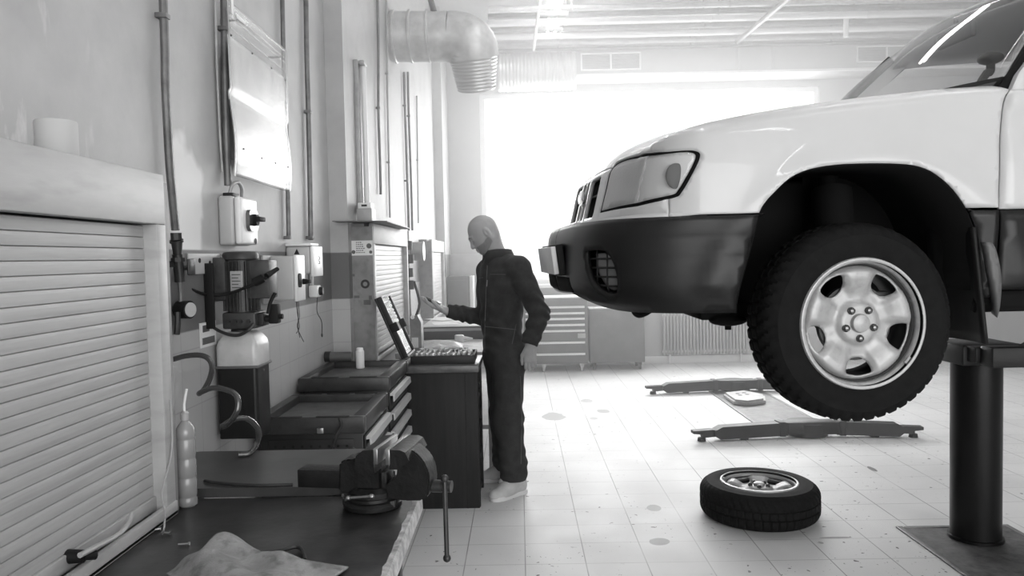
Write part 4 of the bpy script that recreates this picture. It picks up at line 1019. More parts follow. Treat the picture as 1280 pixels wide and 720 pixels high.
# flexible ribbed duct along the back wall
def ribs(L, r, n, amp=.012): return [(r + (amp if i % 2 else 0), L * i / n) for i in range(n + 1)]
ya = 9.95; p = bw(623, 91, ya); q = bw(719, 91, ya); R = (bw(660, 68, ya).z - bw(660, 113, ya).z) / 2
b = nb(); lathe(b, ribs(q.x - p.x, R, 44), (p.x, ya, p.z), (1, 0, 0), 30); tag(obj('flexible_duct', b, 'flex'), 'horizontal ribbed flexible duct running along the top of the back window', 'duct')
# big round duct from the left wall with elbow and ribbed mouth
t = thing('round_duct', 'big round exhaust duct leaving the left wall and bending down to a ribbed end', 'duct', (-.7, 6.3, 3.3))
yc = 6.46; c0 = PY(492, 46, yc); r = .205
b = nb(); x0 = WX2 + .002; x1 = PY(560, 46, yc).x
cyl(b, (x0, yc, c0.z), (x1, yc, c0.z - .01), r, seg=40); obj('duct_pipe', b, 'duct', t)
for x in (x0 + .02, PY(512, 46, yc).x, PY(534, 46, yc).x):
    b = nb(); lathe(b, [(r, 0), (r + .012, .004), (r + .012, .02), (r, .026)], (x, yc, c0.z), (1, 0, 0), 40); obj('seam_ring', b, 'duct', t)
E = [V((x1 + .002, yc, c0.z - .01)), PY(578, 48, yc), PY(590, 57, yc), PY(593, 72, yc + .03)]
b = nb(); tube(b, E, r * 1.02, 36, 5); obj('elbow', b, 'duct', t)
p, q = PY(591, 64, yc + .02), PY(596, 112, yc + .14)
b = nb(); prof = []
n = 22; L = (q - p).length
for i in range(n + 1): prof.append(((.208 - .05 * i / n) + (.008 if i % 2 else 0), L * i / n))
lathe(b, prof, p, q - p, 36, capt=True); obj('ribbed_mouth', b, 'flex', t)
b = nb(); tube(b, [PY(533, -20, 6.5), PY(541, 10, 6.4), PY(543, 16, 6.38)], .025, 8, 2); obj('hanger', b, 'conduit', t)
# pipes running across below the ceiling
def across(yy, pyl, r, label, m='conduit_light', xl=610, xr=9.6):
    p = PY(xl, pyl, yy)
    t = thing('ceiling_pipe', label, 'pipe', (p.x, yy, p.z), 'pipes across the ceiling')
    b = nb(); cyl(b, (p.x, yy, p.z), (xr, yy, p.z), r, seg=10); obj('pipe', b, m, t)
    for x in (p.x + .9, p.x + 2.6, p.x + 4.4):
        b = nb(); cyl(b, (x, yy, p.z), (x, yy, ZC), .007, seg=6); lathe(b, [(r + .004, -.012), (r + .008, 0), (r + .004, .012)], (x, yy, p.z), (1, 0, 0), 12, capb=False, capt=False); obj('hanger', b, m, t)
    return t
for yy, pyl, r, lb, m in ((9.9, 64, .022, 'lowest thin pipe across the ceiling just above the air duct box', 'conduit'), (9.7, 56, .03, 'second lowest ceiling pipe across the back', 'conduit_light'), (9.5, 47, .035, 'pale thick ceiling pipe third from the bottom', 'white_paint'), (9.3, 38, .03, 'fourth ceiling pipe from the bottom', 'conduit'), (9.0, 29, .04, 'fifth ceiling pipe from the bottom, pale and thick', 'white_paint'), (8.7, 21, .035, 'sixth ceiling pipe from the bottom', 'conduit'), (8.3, 12, .03, 'topmost ceiling pipe across the back', 'conduit_light')):
    across(yy, pyl, r, lb, m)
p, q = PY(922, 52, 9.6), PY(990, -6, 7.8)
b = nb(); cyl(b, p, q, .03, seg=8); tag(obj('ceiling_strut', b, 'conduit'), 'diagonal strut sloping up to the ceiling above the car hood', 'strut')
p, q = PY(667, 62, 9.4), PY(676, -8, 8.2); q.z = min(q.z, ZC)
b = nb(); cyl(b, p, q, .018, seg=8); tag(obj('drop_rod', b, 'conduit_light'), 'thin slanting rod hanging from the ceiling beside the bright lamp streak', 'rod')
p = PY(1060, 45, 9.2)
b = nb(); cyl(b, (p.x, 9.25, p.z), (p.x, 9.25, ZC), .03, seg=10); tag(obj('drop_pipe', b, 'white_paint'), 'short white upright pipe dropping from the ceiling above the car windscreen', 'pipe')
# ================================================================== lift: posts, floor plates, arms
LX = 2.32
def plate(y0, y1, x0, x1, label):
    t = thing('floor_plate', label, 'floor plate', ((x0 + x1) / 2, (y0 + y1) / 2, 0), 'steel lift pit covers in the floor')
    b = nb(); box(b, x0 + .03, x1 - .03, y0 + .03, y1 - .03, 0.0005, .006); obj('plate', b, 'liftplate', t)
    b = nb(); 
    for a, c, d, e in ((x0, x0 + .028, y0, y1), (x1 - .028, x1, y0, y1), (x0 + .028, x1 - .028, y0, y0 + .028), (x0 + .028, x1 - .028, y1 - .028, y1)): box(b, a, c, d, e, .0005, .009, .002)
    obj('frame', b, 'conduit', t)
plate(2.3, 4.06, 2.0, 2.6, 'stained dark floor plate around the lift post in the right foreground')
plate(6.45, 8.2, 2.02, 2.6, 'grey textured floor plate between the two lowered lift arm sets')
def post(yy, label):
    t = thing('lift_post', label, 'lift post', (LX, yy, 0), 'round lift posts under the car')
    b = nb(); cyl(b, (LX, yy, .0095), (LX, yy, .92), .117, seg=44); obj('ram', b, 'post', t)
    b = nb(); lathe(b, [(.117, 0), (.128, .0), (.128, .014), (.117, .016)], (LX, yy, .0095), seg=44, capb=False, capt=False); obj('wiper_ring', b, 'post', t)
    b = nb(); box(b, LX - .16, LX + .16, yy - .16, yy + .16, .92, 1.02, .012); obj('head_block', b, 'liftarm', t)
    ARM(t, yy)
    return t
def ARM(t, yy):
    s = -1 if yy > 3.4 else 1
    ya = yy - .33 if yy > 3.4 else yy + .1
    b = nb(); box(b, LX - .12, LX + 1.3, ya, ya + .1, .935, 1.03, .006); obj('arm', b, 'liftarm', t)
    b = nb(); prism(b, [(-.0, 1.03), (.28, 1.2), (.34, 1.22), (.34, 1.19), (.3, 1.17), (.06, 1.02)], (LX + .05, ya + .02, 0), (1, 0, 0), (0, 0, 1), (0, .06, 0)); obj('strut', b, 'liftarm', t)
    b = nb(); box(b, LX - .14, LX - .02, ya + .1, yy - .12 if yy > 3.4 else ya + .14, .945, 1.02, .006); obj('arm_link', b, 'liftarm', t)
    b = nb(); box(b, LX + .26, LX + .4, ya - .02, ya + .1, 1.221, 1.25, .006); obj('pad', b, 'black', t)
    b = nb(); box(b, LX + .19, LX + .25, ya, ya + .1, 1.031, 1.06, .004); box(b, LX + .3, LX + 1.2, ya, ya + .1, 1.031, 1.05, .003); obj('arm_rib', b, 'liftarm', t)
post(3.88, 'thick black round lift post standing on the dark floor plate under the car')
# lowered arms behind
def lowarm(yc, tipL, tipR, label, hump=.13):
    t = thing('lift_arm_set', label, 'lift arms', (LX, yc, 0), 'lowered lift arm sets on the floor')
    b = nb(); cyl(b, (LX, yc + .06, .006), (LX, yc + .06, hump - .02), .16, seg=30); box(b, LX - .2, LX + .2, yc - .08, yc + .06, .03, hump, .01); obj('carriage', b, 'liftarm', t)
    for s, tip in ((-1, tipL), (1, tipR)):
        p0 = V((LX + s * .2, yc - .02, .075)); p1 = V((tip, yc - .1, .062)); d = (p1 - p0)
        u = d.normalized(); w = V((0, 0, 1)).cross(u).normalized()
        L = d.length
        b = nb(); prism(b, [(0, -.05), (L * .72, -.05), (L * .78, -.02), (L * .78, .02), (L * .70, .05), (0, .055)], p0 + w * .05, u, V((0, 0, 1)), -w * .1); obj('arm', b, 'liftarm', t)
        b = nb(); prism(b, [(L * .70, -.025), (L * .9, -.03), (L * .9, -.005), (L, .005), (L * 1.0, .028), (L * .8, .03), (L * .7, .02)], p0 + w * .035, u, V((0, 0, 1)), -w * .07); obj('arm_tip', b, 'liftarm', t)
        b = nb(); box(b, -.02, .03, -.058, .058, -.055, .062, .004, mtx=Matrix.Translation(p0 + u * .04) @ Matrix.Rotation(math.atan2(u.y, u.x), 4, 'Z')); obj('arm_sleeve', b, 'dark', t)
        q = p0 + u * L * .9; b = nb(); cyl(b, (q.x, q.y, .003), (q.x, q.y, .03), .035, .03, 16); obj('foot', b, 'black', t)
        b = nb(); m_ = p0 + u * L * .45; box(b, m_.x - .03, m_.x + .03, m_.y - .03, m_.y + .03, .002, m_.z - .045, .003); obj('roller', b, 'black', t)
    return t
lowarm(6.12, PY(866, 541, 6.0).x, PY(1150, 538, 6.05).x, 'nearer lowered dark lift arm set lying on the floor behind the hanging front wheel')
lowarm(8.2, PY(808, 487, 8.05).x, 3.35, 'farther lowered lift arm set lying on the floor before the radiator')
t = thing('lift_pad', 'pale sloped pad plate lying against the farther lift arm set', 'pad', (2.25, 7.65, 0))
b = nb(); a = PZ(902, 495, .05); P = [(904, 490), (930, 487), (956, 492), (957, 498), (935, 501), (917, 499)]
pts = [PZ(x, yv, .06) for x, yv in P]; prism(b, [(p.x, p.y) for p in pts], (0, 0, .012), (1, 0, 0), (0, 1, 0), (0, 0, .045)); bmesh.ops.bevel(b, geom=[e for e in b.edges if e.verts[0].co.z > .05 and e.verts[1].co.z > .05], offset=.02, segments=2, affect='EDGES'); obj('plate', b, 'conduit_light', t)
b = nb()
for x, yv in ((922, 492), (930, 491), (925, 494), (934, 493)): p = PZ(x, yv, .057); cyl(b, (p.x, p.y, .0565), (p.x, p.y, .0585), .022, seg=12)
obj('holes', b, 'black', t)

# ================================================================== the car on the lift
YAW = math.radians(4.5)
CW = V((1.115, 2.45, 1.266))                # front wheel centre, on the near side plane
EX = V((math.cos(YAW), math.sin(YAW), 0)); ET = V((-math.sin(YAW), math.cos(YAW), 0))
CTR = .8675
def cw(s, t, h): return CW + EX * s + ET * t + V((0, 0, h))
def toc(p): d = p - CW; return d.dot(EX), d.dot(ET), d.z
knots = [(-.892, .8675), (-.889, .62), (-.873, .42), (-.838, .25), (-.768, .13), (-.66, .058), (-.5, .02), (-.3, .004), (0, 0), (.5, 0), (1.0, 0), (1.6, 0), (2.2, 0), (2.8, .01), (3.2, .04), (3.42, .14), (3.52, .4), (3.54, .8675)]
_pl = spline([(a, c, 0) for a, c in knots], 60); _pl[0] = V((-.892, .8675, 0))
_s = np.array([p.x for p in _pl]); _t = np.array([p.y for p in _pl]); _u = np.concatenate([[0], np.cumsum(np.hypot(np.diff(_s), np.diff(_t)))])
_ds, _dt = np.gradient(_s, _u), np.gradient(_t, _u); _n = np.hypot(_ds, _dt); _ds /= _n; _dt /= _n
UMAX = float(_u[-1])
_side = np.argmin(np.abs(_s - 0)); 
def u_of_s(s): # on the near side (monotonic part)
    return float(np.interp(s, _s[:-140], _u[:-140]))
RIDGE = [(-.95, .560), (-.80, .568), (-.77, .587), (-.70, .607), (-.62, .629), (-.5, .658), (-.34, .686), (-.18, .710), (.02, .734), (.3, .762), (.475, .772), (1.5, .79), (3.6, .83)]
def ridge(s): return float(np.interp(s, [a for a, _ in RIDGE], [c for _, c in RIDGE]))
HB = .353
def inset(u, h, s):
    fr = sm(-.50, -.86, s) if False else 1 - sm(-.88, -.52, s)
    v = 0.
    if h < .14: v += ((.14 - h) / .11) ** 2 * (.022 + .05 * fr)
    v += fr * sm(HB - .001, HB + .012, h) * (.095 + .24 * max(0, h - HB))
    v += fr * (max(0, h - (HB - .06)) / .06) ** 2 * .02 * (h <= HB)
    if h > .40: v += (1 - fr) * .055 * (min(h, .8) - .40) ** 2 / .16
    top = ridge(s); r = .05
    if h > top - r: q = min(1, (h - (top - r)) / r); v += .042 * q ** 3 * (1 - .75 * fr)
    if h < HB: v += (1 - fr) * (.007 * math.exp(-((h - .275) / .018) ** 2) + .005 * math.exp(-((h - .215) / .02) ** 2)) * (s < -.3)
    # flared lip round the front wheel arch
    d = math.hypot(s - .02, h)
    if h > .1: v -= .012 * math.exp(-((d - .53) / .05) ** 2)
    return v
def body(u, h, extra=0., far=False):
    u = min(max(u, 0), UMAX)
    s = float(np.interp(u, _u, _s)); t = float(np.interp(u, _u, _t)); ds = float(np.interp(u, _u, _ds)); dt = float(np.interp(u, _u, _dt))
    k = inset(u, h, s) + extra
    s2, t2 = s - dt * k * 1.0, t + ds * k
    # inward normal: rotate tangent (moving from nose centre to the near side, then back)
    return cw(s2, 2 * CTR - t2 if far else t2, h)
def px2uh(px, py):
    d = ray(px, py); o = CAM
    # first guess on the plane t=.03
    lam = (CW + ET * .03 - o).dot(ET) / d.dot(ET); s, t, h = toc(o + d * lam)
    u = u_of_s(max(s, -.80)) if s > -.80 else u_of_s(-.80)
    for it in range(40):
        def res(u, h):
            p = body(u, h) - o; return p.dot(_a), p.dot(_b)
        _a = d.cross(V((0, 0, 1))).normalized(); _b = d.cross(_a).normalized()
        e = 1e-4
        r0 = res(u, h); ru = res(u + e, h); rh = res(u, h + e)
        J = np.array([[(ru[0] - r0[0]) / e, (rh[0] - r0[0]) / e], [(ru[1] - r0[1]) / e, (rh[1] - r0[1]) / e]])
        try: st = np.linalg.solve(J, -np.array(r0))
        except Exception: break
        m = max(abs(st)); k = min(1, .08 / m) if m > 0 else 1
        u += st[0] * k; h += st[1] * k
        u = min(max(u, .0), UMAX)
        if m < 1e-5: break
    return u, h
def dens(poly, step, closed=True):
    out = []; n = len(poly)
    for i in range(n if closed else n - 1):
        a, c = poly[i], poly[(i + 1) % n]; k = max(1, int(math.hypot(c[0] - a[0], c[1] - a[1]) / step))
        for j in range(k): out.append((a[0] + (c[0] - a[0]) * j / k, a[1] + (c[1] - a[1]) * j / k))
    if not closed: out.append(poly[-1])
    return out
def smoothpoly(poly, n=4, closed=False):
    P = [V((a, c, 0)) for a, c in poly]
    return [(p.x, p.y) for p in spline(P, n)]
def inside(p, poly):
    x, y = p; r = False; j = len(poly) - 1
    for i in range(len(poly)):
        xi, yi = poly[i]; xj, yj = poly[j]
        if (yi > y) != (yj > y) and x < (xj - xi) * (y - yi) / (yj - yi) + xi: r = not r
        j = i
    return r
def tri(poly, holes=(), step=.025):
    loops = [dens(poly, step)] + [dens(h, step) for h in holes]
    verts = []; edges = []
    for L in loops:
        b0 = len(verts); verts += [V(p) for p in L]; n = len(L); edges += [(b0 + i, b0 + (i + 1) % n) for i in range(n)]
    xs = [p[0] for p in poly]; ys = [p[1] for p in poly]
    bd = np.array([tuple(v) for v in verts])
    x = min(xs) + step * .5
    while x < max(xs):
        y = min(ys) + step * .5
        while y < max(ys):
            if inside((x, y), poly) and not any(inside((x, y), h) for h in holes):
                if np.min(np.hypot(bd[:, 0] - x, bd[:, 1] - y)) > step * .55: verts.append(V((x, y)))
            y += step
        x += step
    vo, eo, fo, *_ = delaunay_2d_cdt(verts, edges, [], 1, 1e-5)
    fs = []
    for f in fo:
        c = (sum(vo[i].x for i in f) / len(f), sum(vo[i].y for i in f) / len(f))
        if inside(c, loops[0]) and not any(inside(c, h) for h in loops[1:]): fs.append(list(f))
    return vo, fs
def panel(bm, poly, holes=(), step=.025, fn=None, far=False, extra=0.):
    vo, fs = tri(poly, holes, step)
    fn = fn or (lambda a, c: body(a, c, extra, far))
    vm = [bm.verts.new(fn(v.x, v.y)) for v in vo]
    for f in fs:
        try: bm.faces.new([vm[i] for i in f])
        except ValueError: pass
    for v in [v for v in vm if not v.link_faces]: bm.verts.remove(v)
def orient(o, out):
    """make normals point away from the car's inside"""
    me = o.data; bm = bmesh.new(); bm.from_mesh(me); bmesh.ops.recalc_face_normals(bm, faces=bm.faces[:])
    tot = 0
    for f in bm.faces: tot += f.normal.dot(out(f.calc_center_median())) * f.calc_area()
    if tot < 0: bmesh.ops.reverse_faces(bm, faces=bm.faces[:])
    bm.to_mesh(me); bm.free()
_mid = cw(1.3, CTR, .3)
def outw(p):
    s, t, h = toc(p); q = cw(min(max(s, -.3), 2.9), CTR, .35); return (p - q).normalized()
car = thing('car', 'white car with dark lower body raised on the lift, front wheel hanging', 'car', cw(1.26, CTR, -.33))
def cpart(name, bm, m, th=.012, parent=None, ang=40, flip=False):
    o = obj(name, bm, m, parent or car, ang=ang); orient(o, outw)
    if th: solid(o, th)
    return o
def PXL(L): return [px2uh(*p) for p in L]
arch_px = [(920, 392), (921, 372), (931, 335), (940, 300), (949, 266), (957, 252), (967, 241), (987.5, 222), (1012, 211), (1046, 205.5), (1087, 204), (1125, 204.6), (1150, 208), (1171, 218), (1192, 237), (1208, 260), (1217, 280), (1223, 303), (1226, 340), (1228, 372)]
arch = smoothpoly(PXL(arch_px), 3)
i_l = min(range(len(arch)), key=lambda i: abs(arch[i][1] - HB) + (0 if i < len(arch) // 2 else 9)); i_r = min(range(len(arch)), key=lambda i: abs(arch[i][1] - HB) + (0 if i > len(arch) // 2 else 9))
gap = smoothpoly(PXL([(1249, 259), (1249.5, 225), (1250, 182), (1251.5, 155), (1254, 132), (1258, 119), (1262, 111.5)]), 3)
gapu = gap[0][0]
HT = lambda u: ridge(float(np.interp(u, _u, _s)))
def strip(u0, u1, f, n): return [(u0 + (u1 - u0) * i / n, f(u0 + (u1 - u0) * i / n)) for i in range(n + 1)]
# headlight and its split from the fender
hl_out = PXL([(749.6, 265.8), (757, 235), (762, 215), (770, 205), (789, 198), (818, 193), (852, 189), (866, 189.2), (872.5, 193), (870, 203), (860, 222), (849.6, 239), (839, 246), (797.5, 255.4)])
hl = hl_out[:3] + smoothpoly(hl_out[2:], 3)[1:]
u_in = hl_out[0][0]                          # inner edge of the headlight
u_seam = px2uh(836, 255)[0]
hl_top = smoothpoly(PXL([(762, 215), (770, 204), (789, 197), (816, 192)]), 3)
hood_corner = px2uh(812, 190)
# ---- fender (white)
def bot(u): return HB + .004
fend = [(u_seam, bot(0))] + [(a, c) for a, c in arch[i_l:i_r + 1]] + [(gapu - .002, arch[i_r][1])] + [(a - .003, c) for a, c in gap] 
s_top = [(u, HT(u) - .0005) for u in np.linspace(gap[-1][0] - .004, hood_corner[0], 40)]
fend += s_top[1:]
fend += [(hood_corner[0] + .002, hood_corner[1])]
# follow the rear/lower outline of the headlight, 6 mm off
c_h = (sum(p[0] for p in hl) / len(hl), sum(p[1] for p in hl) / len(hl))
def grow(p, k=.007):
    d = math.hypot(p[0] - c_h[0], p[1] - c_h[1]); return (p[0] + (p[0] - c_h[0]) / d * k, p[1] + (p[1] - c_h[1]) / d * k)
hg = [grow(p) for p in hl]
i0 = min(range(len(hg)), key=lambda i: math.hypot(hg[i][0] - hood_corner[0], hg[i][1] - hood_corner[1]))
i1 = max(i for i in range(i0, len(hg)) if hg[i][0] >= u_seam)
_nx = hg[(i1 + 1) % len(hg)]; _f = (hg[i1][0] - u_seam) / (hg[i1][0] - _nx[0]); H_seam = hg[i1][1] + (_nx[1] - hg[i1][1]) * _f
fend += hg[i0 + 1:i1 + 1] + [(u_seam, H_seam)]
for far in (False, True):
    b = nb(); panel(b, fend, far=far, step=.022 if far else .014); cpart('fender', b, 'carwhite', .010)
# ---- grille surround / lower headlight strip (white), meets the bumper
lo = [(u_seam - .003, H_seam)] + hg[i1 + 1:] + [hg[0]]                       # under the headlight towards the inner corner
sur = [(0, bot(0)), (u_seam - .003, bot(0)), lo[0]] + lo[1:]
u_top = hg[2][0]
sur += [(hg[1][0] - .002, hg[1][1]), (u_top - .004, .5585), (0, .5635)]
gr = []
gx = [(.005, .078), (.108, .30)]
holes = [[(p, q) for p, q in rrect(a, c, HB + .028, .54, .018, 4)] for a, c in gx]
for far in (False, True):
    b = nb(); panel(b, sur, holes, far=far, step=.02); cpart('grille_surround', b, 'carwhite', .014)
b = nb()
for far in (False, True): panel(b, [(0, HB + .03), (.42, HB + .03), (.42, .55), (0, .55)], far=far, step=.05, extra=.028)
cpart('grille', b, 'carblack', .006)
b = nb()
for far in (False, True):
    for hh in (.47,): panel(b, [(0.02, hh - .004), (.39, hh - .004), (.39, hh + .004), (0.02, hh + .004)], far=far, step=.05, extra=.018)
cpart('grille_bar', b, 'dark', .004)
p = body(0, .475, -.006); b = nb(); lathe(b, [(.0, 0), (.03, 0), (.034, .004), (.03, .009), (0.001, .011)], (0, 0, 0), (0, 0, 1), 28, capb=False)
Xb = Matrix(((ET.x, 0, -EX.x, p.x), (ET.y, 0, -EX.y, p.y), (0, 1, 0, p.z), (0, 0, 0, 1)))
for v in b.verts: v.co.x *= 2.1
b.transform(Xb); obj('emblem', b, 'chrome', car)
# ---- headlights
split = px2uh(808, 195)[0], px2uh(795, 253)[0]
def side(p):   # inner part left of the divider
    f = (p[1] - hl_out[0][1]) / (.56 - hl_out[0][1]); return p[0] - (split[1] + (split[0] - split[1]) * min(1, max(0, (p[1] - px2uh(795, 253)[1]) / (px2uh(808, 195)[1] - px2uh(795, 253)[1]))))
def clip_poly(poly, keep_in):
    out = []; n = len(poly)
    for i in range(n):
        a, c = poly[i], poly[(i + 1) % n]; sa, sc = side(a), side(c)
        ina, inc = (sa < 0) == keep_in, (sc < 0) == keep_in
        if ina: out.append(a)
        if ina != inc:
            t = sa / (sa - sc); out.append((a[0] + (c[0] - a[0]) * t, a[1] + (c[1] - a[1]) * t))
    return out
hs = [(c_h[0] + (a - c_h[0]) * .965, c_h[1] + (c - c_h[1]) * .945) for a, c in hl]
for far in (False, True):
    hd = bpy.data.objects.new('headlight', None); C.objects.link(hd); hd.parent = car; hd.matrix_parent_inverse = car.matrix_world.inverted(); hd.empty_display_size = .1
    b = nb(); panel(b, hg, [hs], far=far, step=.015, extra=.004); cpart('seal', b, 'carblack', .014, hd)
    b = nb(); panel(b, clip_poly(hs, True), far=far, step=.02, extra=.002); cpart('turn_signal', b, 'signal', .003, hd)
    rp = clip_poly(hs, False)
    rq = [(a - (.03 if side((a, c)) < .004 else 0), c) for a, c in rp]
    b = nb(); panel(b, rq, far=far, step=.012, fn=lambda a, c: body(a, c, .0062, far)); cpart('reflector', b, 'lampchrome', .003, hd, ang=60)
    b = nb(); panel(b, rp, far=far, step=.02, extra=.001); cpart('lens', b, 'lens', .003, hd)
    _q = px2uh(845, 220); q = body(_q[0], _q[1], .004, far); b = nb(); ell(b, q, .034, .006, .042, 20, 10); obj('bulb_shield', b, 'mid_grey_lamp', hd)
# ---- bumper (dark)
def bb(u):
    s = float(np.interp(u, _u, _s)); return .04 + .075 * (1 - sm(.0, .8, u))
bump = strip(0, arch[0][0] - .002, bb, 24) + [(a, c) for a, c in arch[1:i_l + 1]] + [(arch[i_l][0], HB), (0, HB)]
fg_px = PXL([(731, 314), (756, 314), (770, 340), (771, 366), (757, 368), (743, 356), (734, 337)])
fg = [(a, c) for a, c in fg_px]
fgs = smoothpoly(fg + [fg[0]], 3)[:-1]
for far in (False, True):
    b = nb(); panel(b, bump, [fgs], far=far, step=.022)
    o = cpart('bumper', b, 'cardark', .02)
    # top shelf running back to the headlights
    b = nb(); us = np.linspace(0, u_seam + .12, 40)
    grid(b, lambda a, c: body(a * (u_seam + .12), HB, (.0 + c * .05) if c < 1 else .05, far) + V((0, 0, .0 + .004 * c)), 40, 3)
    R = [(body(u, HB - .0005, .002, far), body(u, HB + .03, .012, far)) for u in us]
    b.free(); b = nb(); A = [b.verts.new(p) for p, q in R]; B_ = [b.verts.new(V((q.x, q.y, p.z + .006))) for p, q in R]
    for i in range(39): b.faces.new((A[i], A[i + 1], B_[i + 1], B_[i]))
    o = obj('bumper_shelf', b, 'cardark', car); solid(o, .004)
    # fog lamp
    fl = bpy.data.objects.new('fog_lamp', None); C.objects.link(fl); fl.parent = car; fl.matrix_parent_inverse = car.matrix_world.inverted(); fl.empty_display_size = .05
    cf = (sum(p[0] for p in fgs) / len(fgs), sum(p[1] for p in fgs) / len(fgs))
    b = nb(); panel(b, [(cf[0] + (a - cf[0]) * 1.02, cf[1] + (c - cf[1]) * 1.02) for a, c in fgs], far=far, step=.02, extra=.05); cpart('recess', b, 'carblack', .004, fl)
    b = nb(); panel(b, [(cf[0] + .004 + (a - cf[0]) * .78, cf[1] + .004 + (c - cf[1]) * .82) for a, c in fgs], far=far, step=.014, extra=.03); cpart('lens', b, 'fogl', .008, fl)
    us_ = [p[0] for p in fgs]; hs_ = [p[1] for p in fgs]
    b = nb()
    for k in range(1, 5):
        hh = min(hs_) + (max(hs_) - min(hs_)) * k / 5
        xs = [p[0] for p in dens(fgs, .004) if abs(p[1] - hh) < .006]
        if xs: panel(b, [(min(xs), hh - .0035), (max(xs), hh - .0035), (max(xs), hh + .0035), (min(xs), hh + .0035)], far=far, step=.02, extra=.016)
    for k in (.33, .66):
        uu = min(us_) + (max(us_) - min(us_)) * k
        ys = [p[1] for p in dens(fgs, .004) if abs(p[0] - uu) < .006]
        if ys: panel(b, [(uu - .003, min(ys)), (uu + .003, min(ys)), (uu + .003, max(ys)), (uu - .003, max(ys))], far=far, step=.02, extra=.016)
    cpart('grid', b, 'cardark', .004, fl)
# seam of the number plate and lower intake
b = nb(); pz0, pz1 = .155, .265
Xp = Matrix.Translation(cw(-.918, CTR, .215)) @ Matrix.Rotation(YAW, 4, 'Z') @ Matrix.Rotation(math.radians(-7), 4, 'Y')
box(b, -.02, .0, -.24, .24, -.052, .058, .003, mtx=Xp); obj('number_plate', b, 'white_plastic', car)
b = nb(); box(b, 0.001, .028, -.25, .25, -.06, .064, .004, mtx=Xp); obj('plate_holder', b, 'black', car)
b = nb()
for far in (False, True): panel(b, [(0, .085), (.36, .095), (.33, .15), (0, .15)], far=far, step=.04, extra=-.004)
cpart('intake', b, 'carblack', .006)
# ---- dark lower rear fender piece, door, sill, rear body
HDb = .094
trimf = [(arch[i_r][0] + .0, HB)] + [(a, c) for a, c in arch[i_r:]] + [(gapu - .003, arch[-1][1]), (gapu - .003, HB)]
uA, uB = gapu + .003, u_of_s(1.63)
uR0, uR1 = u_of_s(2.02), u_of_s(3.02)
uC = u_of_s(2.05)
rear_arch = [(u_of_s(2.525 + .47 * math.cos(a)), .02 + .47 * math.sin(a)) for a in np.linspace(PI, 0, 24)]
for far in (False, True):
    b = nb(); panel(b, trimf, far=far, step=.025, extra=-.003); cpart('fender_trim', b, 'cardark', .01)
    g2 = [(a + .003, c) for a, c in gap]
    for nm, ua, ub in (('front_door', None, uB - .003), ('rear_door', uB + .003, uC)):
        left = [(g2[i]) for i in range(len(g2))][::-1] if ua is None else [(ua, .76), (ua, HB + .004)]
        left = left if ua is None else left
        ps = left + [((uA if ua is None else ua), HB + .004), (ub, HB + .004), (ub, .776)]
        b = nb(); panel(b, ps, far=far, step=.04); d = cpart(nm, b, 'carwhite', .012)
        u0 = uA if ua is None else ua
        b = nb(); panel(b, [(u0, HDb), (ub, HDb), (ub, HB), (u0, HB)], far=far, step=.04, extra=-.006); cpart('door_trim', b, 'cardark', .012, d)
        b = nb(); hu = ub - .14; panel(b, rrect(hu, hu + .11, .56, .60, .012, 3), far=far, step=.03, extra=-.012); cpart('handle', b, 'cardark', .012, d)
    b = nb(); panel(b, [(gapu - .05, .02), (uR0 + .03, .02), (uR0 + .02, HDb - .006), (gapu - .05, HDb - .006)], far=far, step=.05, extra=.01); cpart('sill', b, 'carblack', .02)
    q = [(uC + .003, HB + .004), (uC + .003, .79)] + [(u, HT(u) - .01) for u in np.linspace(uC + .05, UMAX, 12)] + [(UMAX, HB + .004)]
    ra = [p for p in rear_arch if p[1] > HB + .004]
    b = nb(); panel(b, q[:-1] + [(UMAX, HB + .004)] + [(ra[-1][0], HB + .004)] + ra[::-1] + [(ra[0][0], HB + .004)], far=far, step=.06); cpart('rear_quarter', b, 'carwhite', .012)
    rb = [p for p in rear_arch if p[1] <= HB and p[0] > u_of_s(2.525)]
    b = nb(); panel(b, [(UMAX, HB), (rb[0][0], HB)] + rb + [(rb[-1][0] + .03, .05), (UMAX, .08)], far=far, step=.06); cpart('rear_bumper', b, 'cardark', .02)
# ---- hood
b = nb()
E = []
for u, h in [(0, .566), (.1, .566), (.2, .566), (.3, .565), (u_top * .9, .5645)]: E.append((u, h))
ht = [(a - .0, c + .006) for a, c in hl_top]; E += [(ht[0][0] - .004, .562)] + ht[1:]
E += [(u, HT(u) - .0005) for u in np.linspace(max(hood_corner[0], ht[-1][0]) + .012, u_of_s(.47), 34)]
_last = [-9.]
def hoodrow(u, h):
    s = float(np.interp(u, _u, _s)); p = body(u, h, 0); s0, t0, _ = toc(p)
    front = max(0, 1 - (u / (u_top * 1.15))) if u < u_top * 1.15 else 0
    rearb = -.10 * sm(-.2, .4, s0)
    sm_ = s0 + (.28 if u < u_top else .28 * max(0, 1 - (u - u_top) / .25)) * (1) + rearb
    sm_ = max(sm_, s0 + rearb, _last[0] + .004); _last[0] = sm_
    hm_ = ridge(sm_) + .035 * sm(-.9, -.6, sm_)
    return p, cw(sm_, CTR, hm_)
rows = [(hoodrow(u, max(h, HT(u) - .0005)), u, h) for u, h in E]
NV = 16
